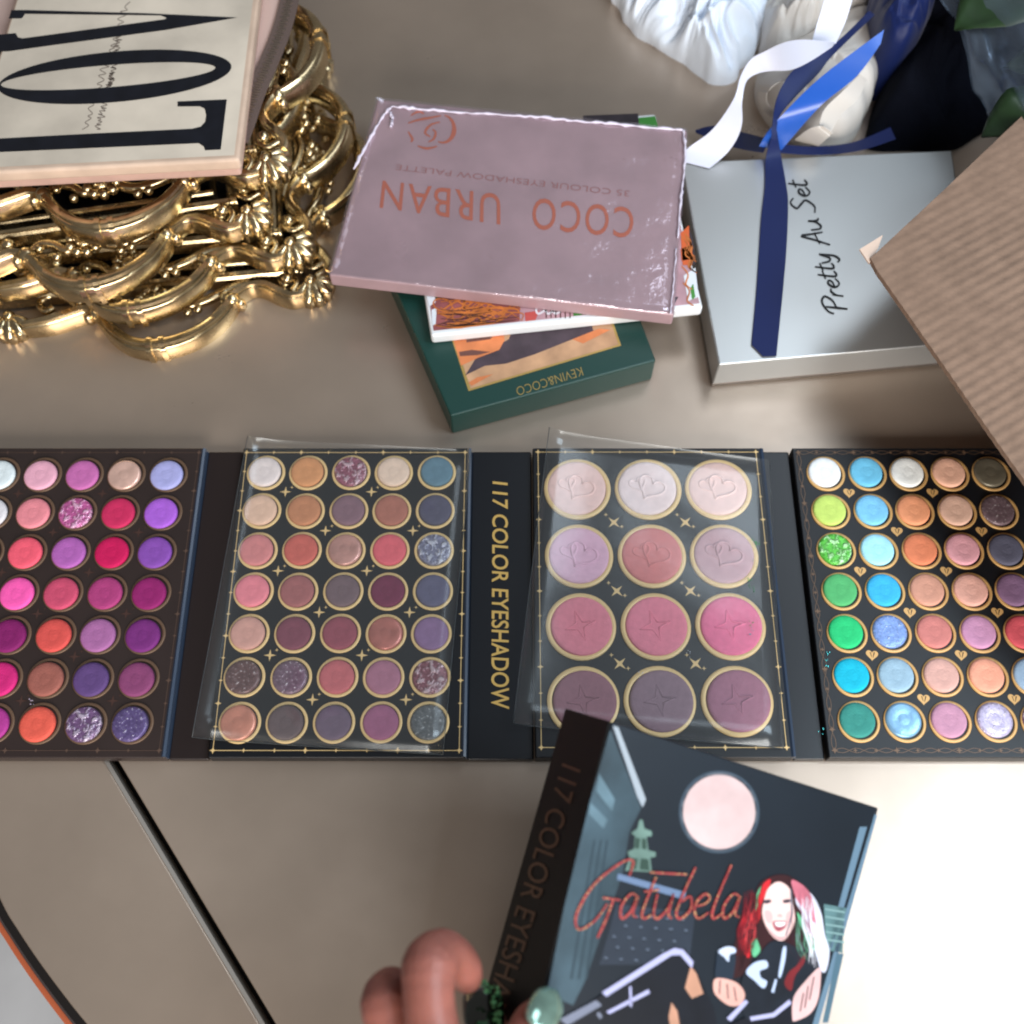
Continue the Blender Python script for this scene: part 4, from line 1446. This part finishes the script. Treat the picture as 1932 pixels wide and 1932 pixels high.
for args, c in (((700, 560, 420, 980, -80, 12, 2.2), (120, 22, 34)), ((690, 600, 460, 1100, -100, 10, 1.8), (40, 20, 26)), ((640, 580, 560, 900, -20, 7, 1.6), (214, 70, 74)),
                ((1040, 1180, 470, 1100, 70, 12, 2.0), (222, 222, 234)), ((1020, 1120, 430, 900, 80, 8, 1.8), (150, 92, 112)), ((1000, 1100, 640, 1000, 60, 6, 1.8), (88, 150, 122)), ((960, 1060, 640, 1080, 40, 7, 1.8), (52, 34, 44))):
    b = MB()
    strands(*args)
    o = b.build("hair_strand_print", m_h(c), fo)
    o["kind"] = "stuff"
cprint("cheek_print", [[sm7([(730, 620), (770, 610), (800, 660), (780, 720), (745, 700)])], [sm7([(930, 620), (970, 620), (972, 690), (930, 720), (912, 670)])]], .00046, (214, 166, 166))
cprint("jaw_print", [[sm7([(745, 745), (790, 812), (850, 858), (900, 852), (945, 796), (960, 770), (930, 820), (880, 838), (830, 826), (780, 780)])]], .00046, (184, 146, 148))
# clothes, arms, legs
cprint("top_print", [[sm7([(780, 880), (900, 880), (1060, 960), (1190, 1060), (1170, 1120), (1010, 1330), (960, 1400), (800, 1480), (600, 1560), (520, 1400), (540, 1180), (660, 1020)])]], .00056, (24, 31, 41), .3)
cprint("strand_print", [[sm7([(1080, 970), (1010, 1080), (940, 1140), (900, 1240), (960, 1300), (990, 1180), (1070, 1060)])]], .0006, (112, 34, 40), .2)
cprint("highlight_print", [[sm7([(640, 1060), (740, 1040), (756, 1100), (690, 1130), (700, 1190), (750, 1220), (720, 1280), (640, 1210), (570, 1140)])], [sm7([(890, 930), (916, 930), (905, 1050), (870, 1180), (850, 1170), (868, 1050)])], [z7([(820, 1200), (838, 1204), (810, 1320), (788, 1310)])]], .0006, (176, 192, 222))
cprint("sleeve_print", [[sm7([(330, 960), (440, 920), (480, 1000), (470, 1120), (440, 1210), (310, 1190), (310, 1060)])]], .00056, (30, 42, 56))
cprint("highlight_print", [[sm7([(330, 960), (400, 920), (470, 930), (480, 970), (430, 990), (420, 1050), (380, 1010)])]], .0006, (186, 198, 224))
cprint("hand_print", [[sm7([(300, 1200), (400, 1200), (500, 1240), (560, 1330), (520, 1420), (430, 1430), (340, 1370), (290, 1300)])]], .00058, (206, 160, 150), .15)
cprint("hand_print", [[sm7([(1200, 1100), (1215, 1180), (1190, 1380), (1120, 1500), (1000, 1560), (970, 1540), (980, 1360), (1080, 1220)])]], .00058, (206, 172, 172), .12)
cprint("finger_line_print", [[z7([(a, c), (a + 12, c), (a + 12 + dx, c + dy), (a + dx, c + dy)])] for a, c, dx, dy in ((1150, 1180, -40, 200), (1100, 1260, -30, 190), (1060, 1320, -30, 160), (340, 1210, -6, 120), (400, 1240, 10, 130), (460, 1270, 20, 120))], .00062, (92, 62, 66))
cprint("legs_print", [[z8([(880, 1010), (1140, 845), (1180, 850), (1220, 930), (1280, 1060), (1290, 1130), (1540, 1000), (1560, 1130), (1200, 1280), (820, 1280), (760, 1100)])]], .00054, (16, 20, 29), .25)
cprint("highlight_print", [[z8([(890, 995), (1100, 862), (1140, 842), (1170, 848), (1206, 890), (1200, 912), (1160, 866), (1130, 868), (905, 1010)])], [z8([(1400, 1080), (1480, 1066), (1536, 1020), (1544, 1034), (1486, 1080), (1404, 1094)])], [z8([(905, 1062), (1050, 985), (1056, 998), (915, 1070)])], [z8([(984, 975), (992, 975), (994, 1045), (986, 1045)])], [z8([(1320, 1085), (1385, 1020), (1395, 1030), (1335, 1095)])]], .00062, (166, 168, 206))
cprint("skin_print", [[z8([(1196, 905), (1216, 930), (1240, 1000), (1200, 1016), (1176, 980)])], [z8([(1130, 1030), (1150, 1060), (1160, 1120), (1130, 1140), (1120, 1080)])]], .0006, (176, 132, 110), .15)
cprint("rail_print", [[z8([(745, 1088), (870, 1022), (890, 1040), (770, 1110)])], [z8([(870, 1070), (880, 1062), (892, 1078), (884, 1088)])]], .0006, (110, 116, 134))
b = MB()
script_text("Gatubela", (1086, 1733), (46, 0), (0, -46), 5.2, pf, .0007, b, 0.26, 0.3)
b.build("script_lettering", mat("red_glitter_ink", (142, 48, 50), 0.4, speck=(190, 160, 110), speck_scale=900, speck_amt=0.12, var=0.35, vscale=220), fo)
b = MB()
pen([(1226, 1646), (1296, 1650)], 5, pf, .0007, b, 0.2)
b.build("script_stroke", _mats["red_glitter_ink"], fo)

# ------------------------------------------------------------------ the hand holding it
hand = thing("hand", U(860, 2200, .10), "hand with dark green polish gripping the lower left of the closed palette", "hand")
b = MB()
def chain(pts):
    P = [U(x, y, z) for x, y, z, r in pts]
    R_ = [r for *_, r in pts]
    PP = spline([(p.x, p.y, p.z) for p in P], 16)
    RR = [v.x for v in spline([(r, 0, 0) for r in R_], 16)]
    run = 0.0
    for i in range(1, len(PP) - 1):
        d1, d2 = (PP[i] - PP[i - 1]), (PP[i + 1] - PP[i])
        run += d1.length
        bend = min(1.0, d1.angle(d2, 0.0) / 0.10)            # skin folds gather where the finger bends
        RR[i] += 0.00016 * bend * math.sin(run * 2 * math.pi / 0.0034)
    b.tube(PP, RR, 20)
    b.ball(PP[0], RR[0], 14, 8)
    b.ball(PP[-1], RR[-1], 14, 8)
# ring finger, middle finger, index finger, thumb, palm
chain([(752, 1874, .138, .0078), (738, 1872, .146, .0094), (731, 1892, .150, .0104), (735, 1930, .151, .0096), (746, 1975, .150, .0097), (775, 2070, .150, .0112), (820, 2230, .146, .0130)])
chain([(880, 1842, .138, .0066), (872, 1826, .145, .0076), (856, 1806, .153, .0080), (832, 1800, .160, .0094), (812, 1822, .165, .0108), (808, 1862, .167, .0098), (814, 1930, .166, .0098), (838, 2050, .164, .0114), (868, 2230, .156, .0130)])
chain([(918, 1905, .104, .0078), (921, 1950, .108, .0092), (916, 2020, .118, .0104), (903, 2120, .134, .0112), (910, 2240, .146, .0130)])
chain([(1024, 1912, .1400, .0074), (1012, 1930, .1412, .0090), (998, 1958, .1425, .0096), (980, 1995, .1440, .0106), (955, 2080, .1470, .0110), (925, 2240, .148, .0150)])
chain([(820, 2230, .142, .018), (880, 2260, .146, .022), (930, 2270, .142, .018)])
chain([(870, 2250, .140, .026), (880, 2400, .130, .028), (890, 2700, .110, .027)])
m_skin = mat("hand_skin", (158, 98, 86), 0.42, spec=0.4, bump=0.25, bscale=700, var=0.2, vscale=55, sss=0.25)
o = b.build("hand_skin", m_skin, hand, smooth=True)
r = o.modifiers.new("remesh", 'REMESH')
r.mode = 'VOXEL'
r.voxel_size = 0.0008
r.use_smooth_shade = True
s_ = o.modifiers.new("smooth", 'SMOOTH')
s_.factor = 0.5
s_.iterations = 4

def nail(c, ax, up, ln, wd, th, m, name):
    """curved nail plate: long along ax, bowed across"""
    ax = ax.normalized()
    sd_ = ax.cross(up).normalized()
    nn = sd_.cross(ax).normalized()
    if nn.dot(up) < 0:
        nn = -nn
    vs_, fs = [], []
    n, k = 12, 8
    for i in range(n + 1):
        t = -1 + 2 * i / n
        hw = wd * math.sqrt(max(0.0, 1 - abs(t) ** 3.2)) + 1e-5
        for j in range(k + 1):
            a = -1 + 2 * j / k
            vs_.append(c + ax * ln * t + sd_ * hw * math.sin(a * 1.15) / math.sin(1.15) + nn * (-wd * 0.62 * (1 - math.cos(a * 1.15)) * (hw / wd) - 0.12 * ln * t * t))
    for i in range(n):
        for j in range(k):
            q = i * (k + 1) + j
            fs.append([q, q + 1, q + k + 2, q + k + 1])
    bb = MB()
    bb.add(vs_, fs)
    o = bb.build(name, m, hand, smooth=True)
    so = o.modifiers.new("solid", 'SOLIDIFY')
    so.thickness = th
    so.offset = 1
    return o

m_dkn = mat("dark_green_polish", (8, 18, 12), 0.08, spec=0.8, coat=0.6, speck=(46, 110, 70), speck_scale=260, speck_amt=0.05)
m_chr = mat("mint_chrome_polish", (168, 206, 190), 0.12, metal=0.75, var=0.35, vscale=120)
cN = U(914, 1895, .1165)
nail(cN, U(912, 1850, .108) - U(918, 1945, .124), Vector((.15, -.2, 1)), .0135, .0083, .0006, m_dkn, "fingernail")
nail(U(1033, 1903, .1487), U(1040, 1884, .143) - U(1012, 1935, .150), Vector((.25, 0, 1)), .0092, .0066, .0006, m_chr, "thumbnail")
b = MB()
gg = random.Random(3)
for (x, y, r_) in ((900, 1856, .0020), (912, 1850, .0010), (916, 1868, .0011), (927, 1866, .0010), (936, 1868, .0012), (928, 1895, .0018), (938, 1912, .0015), (937, 1928, .0016), (930, 1880, .0009), (921, 1858, .0008), (941, 1896, .0008), (943, 1936, .0012)):
    for q in range(4):
        b.ball(U(x + gg.uniform(-5, 5), y + gg.uniform(-6, 6), .1210 + 0.00003 * (y - 1850)), r_ * gg.uniform(.3, .75), 6, 4)
b.build("nail_glitter", mat("nail_glitter", (120, 190, 130), 0.12, metal=0.6, var=0.6, vscale=500), hand)
